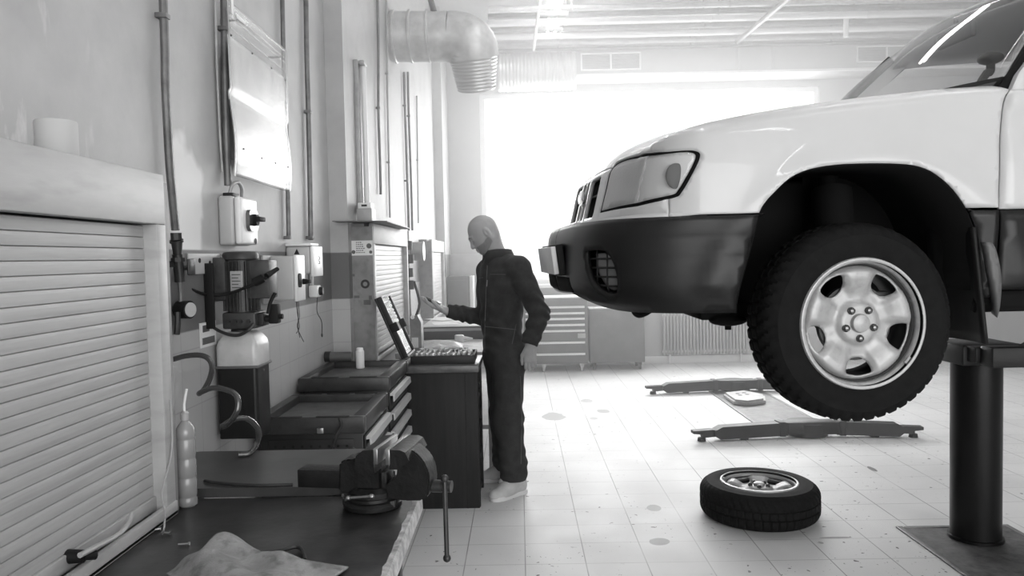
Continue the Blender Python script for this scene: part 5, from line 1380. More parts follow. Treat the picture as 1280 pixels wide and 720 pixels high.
for far in (False, True):
    g = []
    for ((p, q), u, h) in rows:
        s0, t0, h0 = toc(p); s1, t1, h1 = toc(q); row = []
        hr = max(h, HT(u) - .0005)
        for j in range(5): row.append(b.verts.new(body(u, h + (hr - h) * j / 5, 0, far)))
        for j in range(NV + 1):
            v = j / NV
            f = 1 - (1 - v) ** 2.2
            t = t0 + (t1 - t0) * v; s = s0 + (s1 - s0) * (v ** 1.5 * .6 + v * .4); hh = h0 + (h1 - h0) * f
            row.append(b.verts.new(cw(s, 2 * CTR - t if far else t, hh)))
        g.append(row)
    for it in range(30):
        P = [[v.co.copy() for v in r_] for r_ in g]
        for j in range(2, len(g[0])):
            s1_, t1_, h1_ = toc(P[1][j]); s0_, t0_, h0_ = toc(P[0][j]); g[0][j].co = cw(s0_ * .4 + s1_ * .6, CTR, h0_ * .4 + h1_ * .6)
        for i in range(1, len(g) - 1):
            for j in range(3, len(g[0])):
                k = min(1, (j - 2) / 5) * .5
                g[i][j].co = P[i][j] * (1 - k) + (P[i - 1][j] + P[i + 1][j]) * .5 * k
                if j < len(g[0]) - 1: g[i][j].co = g[i][j].co * .75 + (P[i][j - 1] + P[i][j + 1]) * .125
    for a, c in zip(g, g[1:]):
        for j in range(len(a) - 1): b.faces.new((a[j], a[j + 1], c[j + 1], c[j]))
bmesh.ops.remove_doubles(b, verts=b.verts[:], dist=.0004)
o = obj('hood', b, 'carwhite', car, ang=60); orient(o, lambda p: V((0, 0, 1))); solid(o, .01)
# ---- greenhouse
GT = .105
def gh(s, t, h, far): return cw(s, 2 * CTR - t if far else t, h)
A0, A1 = (.52, .075, .765), (.97, .235, 1.205)           # near A pillar, base and top
roofN = [(.97, .235, 1.205), (1.5, .225, 1.25), (2.3, .225, 1.25), (3.1, .25, 1.20)]
def bar(bm, pts, w, d, far):
    P = [gh(*p, far) for p in pts]; n = len(P); rings = []
    for i, p in enumerate(P):
        dr = (P[min(i + 1, n - 1)] - P[max(i - 1, 0)]).normalized(); out = (ET if far else -ET); out = (out - dr * out.dot(dr)).normalized(); sd = dr.cross(out)
        rings.append([bm.verts.new(p + sd * a + out * c) for a, c in ((-w, -d), (w, -d), (w, d * .6), (w * .6, d), (-w * .6, d), (-w, d * .6))])
    for a, c in zip(rings, rings[1:]):
        for k in range(6): bm.faces.new((a[k], a[(k + 1) % 6], c[(k + 1) % 6], c[k]))
    bm.faces.new(rings[0]); bm.faces.new(rings[-1][::-1])
for far in (False, True):
    b = nb(); bar(b, [(A0[0] + .03, A0[1], A0[2] - .05), (A0[0] + .07, A0[1] + .015, A0[2] + .02), (.80, .165, 1.0), (A1[0] + .04, A1[1], A1[2]), (1.08, .232, 1.232), (1.5, .222, 1.262), (2.3, .222, 1.262), (3.1, .247, 1.21)], .034, .022, far); cpart('a_pillar', b, 'carwhite', 0)
    b = nb(); bar(b, [(A0[0] - .005, A0[1] + .02, A0[2] - .02), (.735, .165, 1.0), (A1[0] - .02, A1[1] + .02, A1[2] + .01)], .02, .014, far); cpart('windscreen_seal', b, 'carblack', 0)
    for sx, m_ in ((1.63, 'carblack'), (2.45, 'carblack')):
        b = nb(); bar(b, [(sx, .06, .75), (sx + .06, .14, 1.0), (sx + .1, .21, 1.235)], .035, .012, far); cpart('door_pillar', b, m_, 0)
    b = nb(); bar(b, [(3.2, .08, .76), (3.12, .16, 1.0), (3.05, .24, 1.22)], .09, .02, far); cpart('rear_pillar', b, 'carwhite', 0)
    b = nb(); grid(b, lambda a, c: gh(.60 + a * 2.5, .075 + .14 * c, .775 + c * .45, far), 8, 4)
    if not far:
        pass
    # triangular front corner follows the pillar
    for v in b.verts:
        s, t, h = toc(v.co); lim = .60 + (h - .77) * 1.05
        if s < lim: v.co = cw(lim, t, h)
    cpart('side_window', b, 'carglass', .004)
    b = nb(); bar(b, [(A0[0] + .10, .052, .782), (1.6, .05, .79), (2.4, .055, .80), (3.1, .075, .81)], .011, .012, far); cpart('belt_seal', b, 'carblack', 0)
    b = nb(); bar(b, [(A0[0] + .10, .065, .78), (.83, .15, 1.0), (1.05, .22, 1.2), (1.15, .225, 1.232), (1.6, .222, 1.24)], .014, .014, far); cpart('window_seal', b, 'carblack', 0)
    # door mirror
    b = nb(); ell(b, gh(.97 if far else .86, -.09, .845, far), .075, .09, .06, 18, 12); bmesh.ops.recalc_face_normals(b, faces=b.faces[:]); mo = obj('mirror_shell', b, 'carwhite', car)
    b = nb(); cyl(b, gh(.93 if far else .82, .06, .80, far), gh(.96 if far else .85, -.03, .82, far), .03, .03, 10); obj('mirror_arm', b, 'carblack', mo)
# roof
b = nb(); NR = 14
def roof(a, c):
    s = .97 + a * 2.15 - .10 * (1 - (2 * c - 1) ** 2) * (1 - a) ** 3; e = (2 * c - 1)
    hz_ = float(np.interp(s, [.85, 1.0, 1.25, 1.6, 2.3, 3.15], [1.21, 1.222, 1.25, 1.265, 1.265, 1.215]))
    return cw(s, .225 + c * 1.285, hz_ + .04 * (1 - e * e))
grid(b, roof, 20, NR); o = obj('roof', b, 'carwhite', car, ang=60); orient(o, lambda p: V((0, 0, 1))); solid(o, .02)
b = nb(); grid(b, lambda a, c: roof(a, c) - V((0, 0, .045)), 10, 8); o = obj('headliner', b, 'lining', car); solid(o, .01)
for far in (False, True):
    b = nb(); bar(b, [(1.25, .29, 1.30), (1.35, .29, 1.335), (2.6, .29, 1.335), (2.75, .29, 1.30)], .014, .014, far); cpart('roof_rail', b, 'carblack', 0)
# windscreen: from cowl curve to roof front
def ws(a, c):
    e = 2 * a - 1; k = 1 - e * e
    t0 = A0[1] + .02 + a * (2 * CTR - 2 * A0[1] - .04); t1 = A1[1] + a * (2 * CTR - 2 * A1[1])
    p0 = V((A0[0] - .02 - .105 * k, t0, .755 + .02 * k)); p1 = V((A1[0] - .0 - .10 * k, t1, 1.21 + .035 * k))
    p = p0.lerp(p1, c); bow = .03 * math.sin(PI * c)
    return cw(p.x - bow * .7, p.y, p.z + bow)
b = nb(); grid(b, ws, 24, 14); o = obj('windscreen', b, 'carglass', car, ang=180); solid(o, .004)
b = nb()
bandpts = [ws(a, .015) + V((0, 0, .002)) for a in np.linspace(0, 1, 30)]; bp2 = [ws(a, .09) + V((0, 0, .003)) for a in np.linspace(0, 1, 30)]
A = [b.verts.new(p) for p in bandpts]; B_ = [b.verts.new(p) for p in bp2]
for i in range(29): b.faces.new((A[i], A[i + 1], B_[i + 1], B_[i]))
o = obj('cowl', b, 'carblack', car); solid(o, .003)
for k, (a, c) in enumerate(((.16, .55), (.5, .92))):
    p, q = ws(a, .05) + V((0, 0, .018)), ws(c, .12) + V((0, 0, .018)); b = nb(); tube(b, [p, p.lerp(q, .5) + V((0, 0, .008)), q], .007, 6, 4); obj('wiper', b, 'carblack', car)
# interior: dashboard, wheel, seats, mount
b = nb(); grid(b, lambda a, c: cw(.40 + c * .55 - .14 * (1 - (2 * a - 1) ** 2) * (1 - c), .12 + a * 1.495, .755 + .05 * math.sin(PI * min(1, c * 1.3)) * 1), 16, 10); o = obj('dashboard', b, 'interior', car); solid(o, .03)
b = nb(); 
p = cw(.80, .32, .82); lathe(b, [(.17, -.012), (.185, 0), (.17, .012), (.158, 0), (.17, -.012)], p + V((.08, .0, .03)), EX + V((0, 0, .45)), 28, capb=False, capt=False); cyl(b, p + V((.08, 0, .03)), p + V((-.08, 0, -.08)), .03, seg=10); obj('steering_wheel', b, 'interior', car)
pm = PY(1238, 73, 3.02); b = nb(); ell(b, pm, .045, .05, .024, 16, 10); tube(b, [pm, pm + V((.0, 0, -.05)), PY(1233, 92, 3.0), PY(1225, 105, 2.96), PY(1222, 113, 2.95)], .016, 8, 3); obj('dash_mount', b, 'interior', car)
for t_ in (.42, 1.3):
    b = nb(); box(b, -.08, .08, -.24, .24, 0, .62, .05, mtx=Matrix.Translation(cw(1.55, t_, .35)) @ Matrix.Rotation(YAW, 4, 'Z') @ Matrix.Rotation(.25, 4, 'Y')); st = obj('seat_backrest', b, 'interior', car)
    b = nb(); box(b, -.06, .06, -.12, .12, 0, .19, .04, mtx=Matrix.Translation(cw(1.71, t_, .98)) @ Matrix.Rotation(YAW, 4, 'Z') @ Matrix.Rotation(.2, 4, 'Y')); obj('headrest', b, 'interior', st)
pr = ws(.5, .86) + EX * .09 - V((0, 0, .03)); b = nb(); box(b, -.015, .015, -.12, .12, -.035, .035, .012, mtx=Matrix.Translation(pr) @ Matrix.Rotation(YAW, 4, 'Z')); cyl(b, pr, pr + V((0.0, 0, .07)), .01, seg=8); obj('rear_view_mirror', b, 'interior', car)
# ---- underside and wheel well
b = nb(); Xu = Matrix.Translation(cw(0, 0, 0)) @ Matrix.Rotation(YAW, 4, 'Z')
box(b, -.80, -.36, .32, 1.42, .06, .30, .04, mtx=Xu); box(b, -.5, .45, .45, 1.28, .02, .5, .03, mtx=Xu); box(b, .44, 3.4, .10, 1.63, .05, .2, .03, mtx=Xu); box(b, .52, .6, .08, 1.65, .1, .74, .01, mtx=Xu)
obj('underbody', b, 'carblack', car)
for far in (False, True):
    b = nb(); ia = [arch[i] for i in range(0, len(arch), 2)]
    A = [[], []]
    for a, c in ia:
        p = body(a, c, .004, far); s0, t0, h0 = toc(p); A[0].append(b.verts.new(p)); A[1].append(b.verts.new(cw(s0, 2 * CTR - .48 if far else .48, h0 + .01)))
    for i in range(len(ia) - 1): b.faces.new((A[0][i], A[0][i + 1], A[1][i + 1], A[1][i]))
    o = obj('wheel_arch_liner', b, 'carblack', car); solid(o, .004)
    b = nb(); box(b, .0, .44, .455, .46, -.02, .6, mtx=Xu) if not far else box(b, .0, .44, 2 * CTR - .46, 2 * CTR - .455, -.02, .6, mtx=Xu)
    # strut, control arm
    tz = lambda t: 2 * CTR - t if far else t
    cyl(b, cw(.02, tz(.26), -.05), cw(.05, tz(.36), .5), .035, seg=12); cyl(b, cw(.02, tz(.25), .2), cw(.05, tz(.33), .45), .07, seg=14); tube(b, [cw(.0, tz(.2), -.09), cw(.05, tz(.5), .02)], .03, 8)
    obj('suspension', b, 'carblack', car)
# mud flap behind the front wheel
fl = PXL([(1223, 303)])[0]
for far in (False, True):
    tz = lambda t: 2 * CTR - t if far else t
    b = nb()
    sA = .355
    def flap(a, c):
        h = .30 - c * .38; return cw(sA + .045 * c + .02 * math.sin(a * PI) , tz(-.005 + .25 * a - .0), h)
    grid(b, flap, 8, 10); o = obj('mud_flap', b, 'flap', car, ang=60); solid(o, .012, 0)
    if not far:
        e = smoothpoly(PXL([(1224, 303), (1232, 304), (1238, 315), (1243, 340), (1243, 372), (1241, 388), (1238, 395), (1233, 350), (1228, 320)]), 3)
        b = nb(); panel(b, e, step=.012, extra=-.03); cpart('mud_flap_edge', b, 'mid_grey', .03)
# tow hook and exhaust bits under the nose
b = nb(); tube(b, [PY(793, 381, 2.9), PY(793, 390, 2.9), PY(799, 394, 2.9), PY(808, 391, 2.9), PY(814, 386, 2.9), PY(808, 382, 2.9)], .011, 8, 4); obj('tow_hook', b, 'carblack', car)
b = nb(); q = PY(910, 400, 2.75); ell(b, q, .07, .05, .022, 16, 8); cyl(b, q, q + V((0, 0, -.035)), .012, seg=8); box(b, q.x - .1, q.x + .1, q.y, q.y + .3, q.z + .0, q.z + .06, .01); obj('control_arm', b, 'carblack', car)
# ---- wheels
def wheel(parent, X):
    """local: wheel in the xz plane, outer face towards -y"""
    w = bpy.data.objects.new('wheel', None); C.objects.link(w); w.empty_display_size = .1
    if parent: w.parent = parent; w.matrix_parent_inverse = parent.matrix_world.inverted()
    R = .328
    prof = [(.198, .03), (.201, .014), (.212, .006), (.238, .001), (.262, 0), (.284, .005), (.287, .004), (.300, .011), (.313, .021), (.3215, .034), (.3265, .046), (.328, .060), (.328, .072), (.319, .074), (.319, .082), (.328, .084), (.3285, .098), (.3285, .102), (.328, .116), (.319, .118), (.319, .126), (.328, .128), (.328, .14), (.3265, .154), (.3215, .166), (.313, .179), (.300, .189), (.284, .195), (.262, .2), (.235, .199), (.217, .194), (.207, .186), (.204, .17)]
    S = 240
    lug = {7: (0, .007), 8: (0, .008), 9: (0, .009), 10: (0, .009), 11: (0, .009), 12: (0, .009), 20: (1, .009), 21: (1, .009), 22: (1, .009), 23: (1, .008), 24: (1, .008), 25: (1, .007), 15: (2, .006), 16: (2, .006), 17: (2, .006), 18: (2, .006)}
    def mod(j, i):
        if j not in lug: return 0
        k, d = lug[j]; i2 = i + (2 if k == 1 else 0) + (j - 7 if k == 0 else 0) + (1 if k == 2 else 0)
        return -d if i2 % 5 == 0 else 0
    b = nb(); lathe(b, prof, (0, 0, 0), (0, 1, 0), S, capb=False, capt=False, mod=mod); b.transform(X); obj('tyre', b, 'tyre', w, ang=32)
    b = nb(); rp = [(.201, -.001), (.210, .001), (.213, .008), (.208, .012), (.200, .014), (.191, .03), (.188, .05), (.175, .07), (.17, .13), (.186, .15), (.19, .175), (.208, .192)]
    lathe(b, rp[:6], (0, 0, 0), (0, 1, 0), 72, capb=False, capt=False); b.transform(X); o = obj('rim_lip', b, 'rimpaint', w, ang=50); solid(o, .003, 1)
    b = nb(); lathe(b, rp[5:], (0, 0, 0), (0, 1, 0), 72, capb=False, capt=False); b.transform(X); o = obj('rim_barrel', b, 'brake_and_rim_shade', w, ang=50); solid(o, .003, 1)  # barrel coloured dark in place of shade behind the wheel openings
    # pressed disc with five windows
    rot = PI / 2
    holes = []; cs = [PI / 2 + PI / 5 + k * 2 * PI / 5 for k in range(5)]
    for a in cs:
        pts = []
        for (r, da) in ((.118, -.15), (.114, 0), (.118, .15), (.135, .25), (.160, .275), (.171, .235), (.1745, .1), (.1755, 0), (.1745, -.1), (.171, -.235), (.160, -.275), (.135, -.25)):
            pts.append((r * math.cos(a + da), r * math.sin(a + da)))
        holes.append(smoothpoly(pts + [pts[0]], 3)[:-1])
    outer = [(.193 * math.cos(a), .193 * math.sin(a)) for a in np.linspace(0, 2 * PI, 73)[:-1]]
    def zf(x, z):
        r = math.hypot(x, z); a = math.atan2(z, x)
        y = float(np.interp(r, [0, .058, .066, .075, .1, .125, .15, .172, .18, .187, .193], [.026, .026, .031, .042, .038, .026, .018, .019, .027, .042, .05]))
        da = min(abs((a - c + PI) % (2 * PI) - PI) for c in cs)
        f = math.exp(-(da / .34) ** 6) * math.exp(-((r - .142) / .042) ** 2)
        return y + .023 * f
    b = nb(); panel(b, outer, holes, step=.0075, fn=lambda x, z: V((x * 1.0, zf(x, z), z * 1.0))); b.transform(X)
    o = obj('rim_disc', b, 'rimpaint', w, ang=70)
    bm_ = bmesh.new(); bm_.from_mesh(o.data); n_ = X.to_3x3() @ V((0, -1, 0)); 
    if sum(f.normal.dot(n_) for f in bm_.faces) < 0: bmesh.ops.reverse_faces(bm_, faces=bm_.faces[:])
    bm_.to_mesh(o.data); bm_.free(); solid(o, .005)
    b = nb(); lathe(b, [(.031, .03), (.031, .020), (.0285, .013), (.024, .0105), (.001, .0095)], (0, 0, 0), (0, 1, 0), 30, capb=False); 
    b.transform(X); obj('hub_cap', b, 'rimpaint', w, ang=30)
    for a in cs:
        x, z = .05 * math.cos(a), .05 * math.sin(a)
        b = nb(); lathe(b, [(.0125, .028), (.0125, .022), (.0108, .02), (.0105, .016), (.008, .0125), (.004, .011), (.001, .0105)], (x, 0, z), (0, 1, 0), 12, capb=False); b.transform(X); obj('lug_nut', b, 'nut', w, ang=30)
    b = nb()
    for a0 in np.linspace(0, 2 * PI, 1): pass
    tube(b, [V((.195 * math.cos(a), .004, .195 * math.sin(a))) for a in np.linspace(-.75, -.62, 4)], .006, 6); b.transform(X); obj('balance_weight', b, 'steel', w)
    return w
ST = math.radians(4.5)
Xw = Matrix.Translation(cw(-.010, -.0, -.004)) @ Matrix.Rotation(YAW + ST * .45, 4, 'Z')
wh = wheel(car, Xw)
b = nb(); cyl(b, Xw @ V((0, .055, 0)), Xw @ V((0, .075, 0)), .125, seg=40); cyl(b, Xw @ V((0, .035, 0)), Xw @ V((0, .12, 0)), .06, seg=24); box(b, .05, .13, .058, .12, .0, .1, .01, mtx=Xw); obj('brake_disc', b, 'brake_and_rim_shade', wh)
# far front wheel and the rear pair
for (s, far) in ((2.525, False), (2.525, True)):
    Xo = Matrix.Translation(cw(s, 2 * CTR if far else 0, 0)) @ Matrix.Rotation(YAW + (PI if far else 0), 4, 'Z')
    def cpw(o, par):
        c = o.copy(); C.objects.link(c); c.parent = par
        return c
    w2 = bpy.data.objects.new('wheel', None); C.objects.link(w2); w2.parent = car; w2.matrix_parent_inverse = car.matrix_world.inverted(); w2.empty_display_size = .1
    for ch in wh.children:
        c = ch.copy(); C.objects.link(c); c.parent = w2; c.matrix_parent_inverse = Matrix(); c.matrix_basis = Matrix()
    w2.matrix_basis = Xo @ Xw.inverted()
# loose wheel lying on the floor
pc = PZ(949, 641, 0); Yc = 4.29; fx = PY(949, 640, Yc).x
Xf = Matrix.Translation((fx, Yc, .2005)) @ Matrix.Rotation(math.radians(200), 4, 'Z') @ Matrix.Rotation(-PI / 2, 4, 'X')
lw = wheel(None, Xf); lw.name = 'loose_wheel'
tag(lw, 'loose car wheel with pale steel rim lying flat on the tiled floor', 'wheel')


def stubble():
    m = mat('stubble', .17, .8, var=.4, scale=120); nt = m.node_tree; n = nt.nodes.new('ShaderNodeTexNoise'); n.inputs['Scale'].default_value = 420
    r = nt.nodes.new('ShaderNodeMapRange'); r.inputs['From Min'].default_value = .42; r.inputs['From Max'].default_value = .6
    tc = nt.nodes.new('ShaderNodeTexCoord'); nt.links.new(tc.outputs['Object'], n.inputs['Vector']); nt.links.new(n.outputs['Fac'], r.inputs['Value']); nt.links.new(r.outputs['Result'], nt.nodes['Principled BSDF'].inputs['Alpha'])
    return m
# ================================================================== the mechanic: distance field figure meshed with surface nets
class Field:
    def __init__(self, lo, hi, res):
        self.lo = np.array(lo, np.float32); self.res = res; self.n = np.ceil((np.array(hi) - self.lo) / res).astype(int) + 1
        self.d = np.full(self.n, 9., np.float32)
    def block(self, lo, hi, m):
        a = np.maximum(np.floor((np.array(lo) - m - self.lo) / self.res).astype(int), 0); c = np.minimum(np.ceil((np.array(hi) + m - self.lo) / self.res).astype(int) + 1, self.n)
        if np.any(c <= a): return None
        ax = [self.lo[i] + np.arange(a[i], c[i], dtype=np.float32) * self.res for i in range(3)]
        return tuple(slice(a[i], c[i]) for i in range(3)), np.meshgrid(*ax, indexing='ij')
    def blend(self, sl, e, k, sub=False):
        d = self.d[sl]
        if sub:
            e = -e; h = np.clip(.5 - .5 * (d - e) / k, 0, 1); self.d[sl] = d * (1 - h) + e * h + k * h * (1 - h)
        else:
            h = np.clip(.5 + .5 * (e - d) / k, 0, 1); self.d[sl] = e * (1 - h) + d * h - k * h * (1 - h)
    def cap(self, p, q, r0, r1, k=.02, sq=None, sub=False):
        """round cone; sq = (axis vector, factor) squashes along an axis"""
        p, q = np.array(p, np.float32), np.array(q, np.float32); R = max(r0, r1) * (1 if not sq else max(1, 1 / sq[1]))
        b = self.block(np.minimum(p, q) - R, np.maximum(p, q) + R, k + .02)
        if b is None: return
        sl, (X, Y, Z) = b; v = q - p; L2 = max(float(v @ v), 1e-9)
        x, y, z = X - p[0], Y - p[1], Z - p[2]
        t = np.clip((x * v[0] + y * v[1] + z * v[2]) / L2, 0, 1)
        x -= t * v[0]; y -= t * v[1]; z -= t * v[2]
        if sq:
            a = np.array(sq[0], np.float32); a /= np.linalg.norm(a); w = (x * a[0] + y * a[1] + z * a[2]) * (1 / sq[1] - 1)
            x += a[0] * w; y += a[1] * w; z += a[2] * w
        self.blend(sl, np.sqrt(x * x + y * y + z * z) - (r0 + (r1 - r0) * t), k, sub)
    def ell(self, c, axes, r, k=.02, sub=False):
        c = np.array(c, np.float32); R = max(r); b = self.block(c - R, c + R, k + .02)
        if b is None: return
        sl, (X, Y, Z) = b; x, y, z = X - c[0], Y - c[1], Z - c[2]
        A = [np.array(a, np.float32) / np.linalg.norm(a) for a in axes]
        u = [(x * a[0] + y * a[1] + z * a[2]) for a in A]
        q = np.sqrt(sum((u[i] / r[i]) ** 2 for i in range(3))); g = np.sqrt(sum((u[i] / r[i] ** 2) ** 2 for i in range(3)))
        self.blend(sl, q * (q - 1) / np.maximum(g, 1e-6), k, sub)
    def warp(self, fn): self.d += fn(*np.meshgrid(*[self.lo[i] + np.arange(self.n[i], dtype=np.float32) * self.res for i in range(3)], indexing='ij', sparse=True))
    def mesh(self, bm):
        d = self.d; s = d < 0; n = d.shape
        cnt = sum(s[i:n[0] - 1 + i, j:n[1] - 1 + j, k:n[2] - 1 + k].astype(np.int8) for i in (0, 1) for j in (0, 1) for k in (0, 1))
        act = (cnt > 0) & (cnt < 8); idx = -np.ones(act.shape, int); I = np.argwhere(act); idx[act] = np.arange(len(I))
        acc = np.zeros((len(I), 3)); w = np.zeros(len(I))
        cr = [(i, j, k) for i in (0, 1) for j in (0, 1) for k in (0, 1)]
        for a in cr:
            for ax in range(3):
                if a[ax]: continue
                c = list(a); c[ax] = 1
                da = d[I[:, 0] + a[0], I[:, 1] + a[1], I[:, 2] + a[2]]; dc = d[I[:, 0] + c[0], I[:, 1] + c[1], I[:, 2] + c[2]]
                m = (da < 0) != (dc < 0); t = np.where(m, da / np.where(m, da - dc, 1), 0)
                P = np.array(a, float)[None, :].repeat(len(I), 0); P[:, ax] = t
                acc[m] += P[m]; w += m
        P = self.lo + (I + acc / np.maximum(w, 1)[:, None]) * self.res
        V_ = [bm.verts.new(p) for p in P.tolist()]
        for ax in range(3):
            o1, o2 = (ax + 1) % 3, (ax + 2) % 3
            sl0 = [slice(1, -1)] * 3; sl0[ax] = slice(0, n[ax] - 1); sl1 = list(sl0); sl1[ax] = slice(1, n[ax])
            ch = np.argwhere(s[tuple(sl0)] != s[tuple(sl1)])
            off = np.ones(3, int); off[ax] = 0; ch = ch + off
            for c in ch:
                q = []
                for (e1, e2) in ((-1, -1), (0, -1), (0, 0), (-1, 0)):
                    g = c.copy(); g[o1] += e1; g[o2] += e2; q.append(idx[tuple(g)])
                if min(q) < 0: continue
                if not s[tuple(c)]: q = q[::-1]
                try: bm.faces.new([V_[i] for i in q])
                except ValueError: pass
def P3(px, py, y): return np.array(PY(px, py, y), np.float32)
man = thing('person', 'bald bearded man in dark coveralls and pale sneakers looking down at his raised hand', 'person', PY(632, 612, 4.87))
# ---- skeleton from the pose, metres
NK = P3(622, 324, 4.90); HC = P3(603.5, 292, 4.90)
shN, shF = P3(648, 336, 4.73), P3(611, 338, 5.08)
elN, wrN = P3(674, 392, 4.64), P3(663, 428, 4.60)
elF, wrF = P3(607, 397, 5.06), P3(559, 389, 4.97)
CH, BE, PV = P3(627, 358, 4.89), P3(627, 405, 4.88), P3(631, 442, 4.87)
hpN, hpF = P3(635, 452, 4.79), P3(626, 452, 4.97)
knN, knF = P3(635, 525, 4.75), P3(630, 518, 5.02)
anN, anF = P3(642, 590, 4.74), P3(632, 577, 5.07)
fw = np.array([-.93, -.36, 0], np.float32); fw /= np.linalg.norm(fw)         # facing
# ---- skin body
lo = (-.72, 4.50, -.01); hi = (.22, 5.2, 1.83)
B = Field(lo, hi, .005)
up = np.array([.12, .02, .99], np.float32); up /= np.linalg.norm(up)
fd = np.array([-.84, -.14, -.56], np.float32); fd -= up * (fd @ up) * .0; fd /= np.linalg.norm(fd)   # where the face points: left and down
hu = np.array([-.56, 0, .84], np.float32); hu -= fd * (hu @ fd); hu /= np.linalg.norm(hu); hl_ = np.cross(hu, fd)
B.ell(HC + hu * .018 - fd * .012, (fd, hl_, hu), (.098, .076, .098), .02)
B.ell(HC + fd * .02 - hu * .045, (fd, hl_, hu), (.072, .062, .078), .03)             # face
B.ell(HC + fd * .045 - hu * .095, (fd, hl_, hu), (.036, .034, .028), .03)            # chin
for sg in (-1, 1): B.cap(HC + hl_ * .058 * sg - hu * .055 - fd * .02, HC + fd * .045 + hl_ * .022 * sg - hu * .1, .02, .02, .025)
B.ell(HC + fd * .084 + hu * .018, (fd, hl_, hu), (.014, .05, .012), .016)            # brow
B.cap(HC + fd * .088 + hu * .004, HC + fd * .106 - hu * .036, .008, .011, .012)      # nose
B.ell(HC + fd * .098 - hu * .04, (fd, hl_, hu), (.013, .018, .009), .01)
for sg in (-1, 1):
    B.ell(HC + fd * .092 + hl_ * .032 * sg - hu * .0, (fd, hl_, hu), (.016, .016, .010), .012, sub=True)
    B.ell(HC + fd * .073 + hl_ * .03 * sg - hu * .0, (fd, hl_, hu), (.013, .013, .011), .006)
    B.ell(HC + hl_ * .077 * sg - hu * .012 - fd * .018, (fd, hl_, hu), (.019, .010, .033), .008)      # ear
    B.ell(HC + hl_ * .086 * sg - hu * .012 - fd * .012, (fd, hl_, hu), (.009, .006, .018), .006, sub=True)
B.ell(HC + fd * .088 - hu * .066, (fd, hl_, hu), (.012, .024, .006), .01); B.ell(HC + fd * .086 - hu * .078, (fd, hl_, hu), (.012, .02, .007), .01)
B.ell(HC + fd * .098 - hu * .0715, (fd, hl_, hu), (.008, .022, .002), .004, sub=True)
B.cap(HC - fd * .035 - hu * .05, NK, .056, .062, .03); B.cap(NK, NK * .6 + CH * .4, .065, .08, .04)
for a, c, r0, r1 in ((CH, BE, .12, .105), (BE, PV, .105, .115), (shN, elN, .05, .04), (elN, wrN, .038, .026), (shF, elF, .05, .04), (elF, wrF, .038, .026), (shN, shF, .07, .07), (hpN, knN, .075, .052), (knN, anN, .05, .036), (hpF, knF, .075, .052), (knF, anF, .05, .036)):
    B.cap(a, c, r0, r1, .04)
for a, tx in ((anN, -.07), (anF, -.09)): B.cap(a + np.array([0, 0, -.03]), a + np.array([tx, -.03, -.055], np.float32), .032, .028, .02)
# far hand: palm up, fingers reaching left and slightly up, thumb over the thing held
def hand(F_, w, fdir, palm, side, curl, s=1., thumb=None):
    """w wrist, fdir finger direction, palm = palm normal, side = towards the thumb"""
    fdir = fdir / np.linalg.norm(fdir); palm = palm - fdir * (palm @ fdir); palm /= np.linalg.norm(palm); side = np.cross(palm, fdir) * (1 if np.cross(palm, fdir) @ side > 0 else -1)
    F_.cap(w - fdir * .02, w + fdir * .02, .027 * s, .027 * s, .02, (palm, .72))
    for o in (-.026, -.009, .009, .026):
        F_.cap(w + fdir * .012 + side * o * .6, w + fdir * .088 * s + side * o, .017 * s, .0145 * s, .012, (palm, .85))
    for i, (o, L) in enumerate(((.028, .072), (.0095, .08), (-.0095, .075), (-.028, .06))):
        b = w + fdir * (.092 - .004 * abs(i - 1)) * s + side * o; d = fdir * 1.0 + side * o * 2; d /= np.linalg.norm(d); c = curl[i]
        for j, (l, r0, r1) in enumerate(((.45, .0098, .0092), (.31, .0092, .0085), (.26, .0085, .0072))):
            d = d * math.cos(c[j]) + palm * math.sin(c[j]); d /= np.linalg.norm(d); e = b + d * L * l * s
            F_.cap(b, e, r0 * s, r1 * s, .004); b = e
    t0 = w + fdir * .025 + side * .026
    t = thumb or ((.6, .8, .15), (.85, .35, .4), (.95, .1, .4))
    b = t0; rr = (.0155, .0122, .0105, .0085)
    for j, l in enumerate((.045, .034, .028)):
        d = fdir * t[j][0] + side * t[j][1] + palm * t[j][2]; d /= np.linalg.norm(d); e = b + d * l * s; F_.cap(b, e, rr[j] * s, rr[j + 1] * s, .007); b = e
hdF = P3(531, 377, 4.93) - wrF
palmF = np.array([.25, -.25, .95], np.float32)
hand(B, wrF + hdF / np.linalg.norm(hdF) * .015, hdF, palmF, np.array([0, -1, .0]), ((.25, .3, .25), (.12, .2, .2), (.1, .2, .2), (.05, .2, .2)), 1.06, ((.7, .7, .35), (.9, .1, .55), (.95, -.2, .35)))
hdN = P3(663, 458, 4.62) - wrN
hand(B, wrN + hdN / np.linalg.norm(hdN) * .02, hdN, np.array([.1, 1, 0], np.float32), np.array([-1, 0, 0]), ((.2, .35, .3), (.25, .4, .3), (.3, .45, .35), (.35, .5, .35)), 1.04, ((.85, .5, .2), (.95, .1, .25), (.95, 0, .3)))
b = nb(); B.mesh(b); body_o = obj('body', b, 'skin', man, ang=180, fix=False)
# eyebrows and short beard hugging the face
H = Field(HC - .16, HC + .16, .004)
H.d[:] = 9
def face_shell(F_, t):
    F_.ell(HC + fd * .02 - hu * .045, (fd, hl_, hu), (.072 + t, .062 + t, .078 + t), .03); F_.ell(HC + fd * .045 - hu * .095, (fd, hl_, hu), (.036 + t, .034 + t, .028 + t), .03)
    for sg in (-1, 1): F_.cap(HC + hl_ * .058 * sg - hu * .055 - fd * .02, HC + fd * .045 + hl_ * .022 * sg - hu * .1, .02 + t, .02 + t, .025)
face_shell(H, .0045)
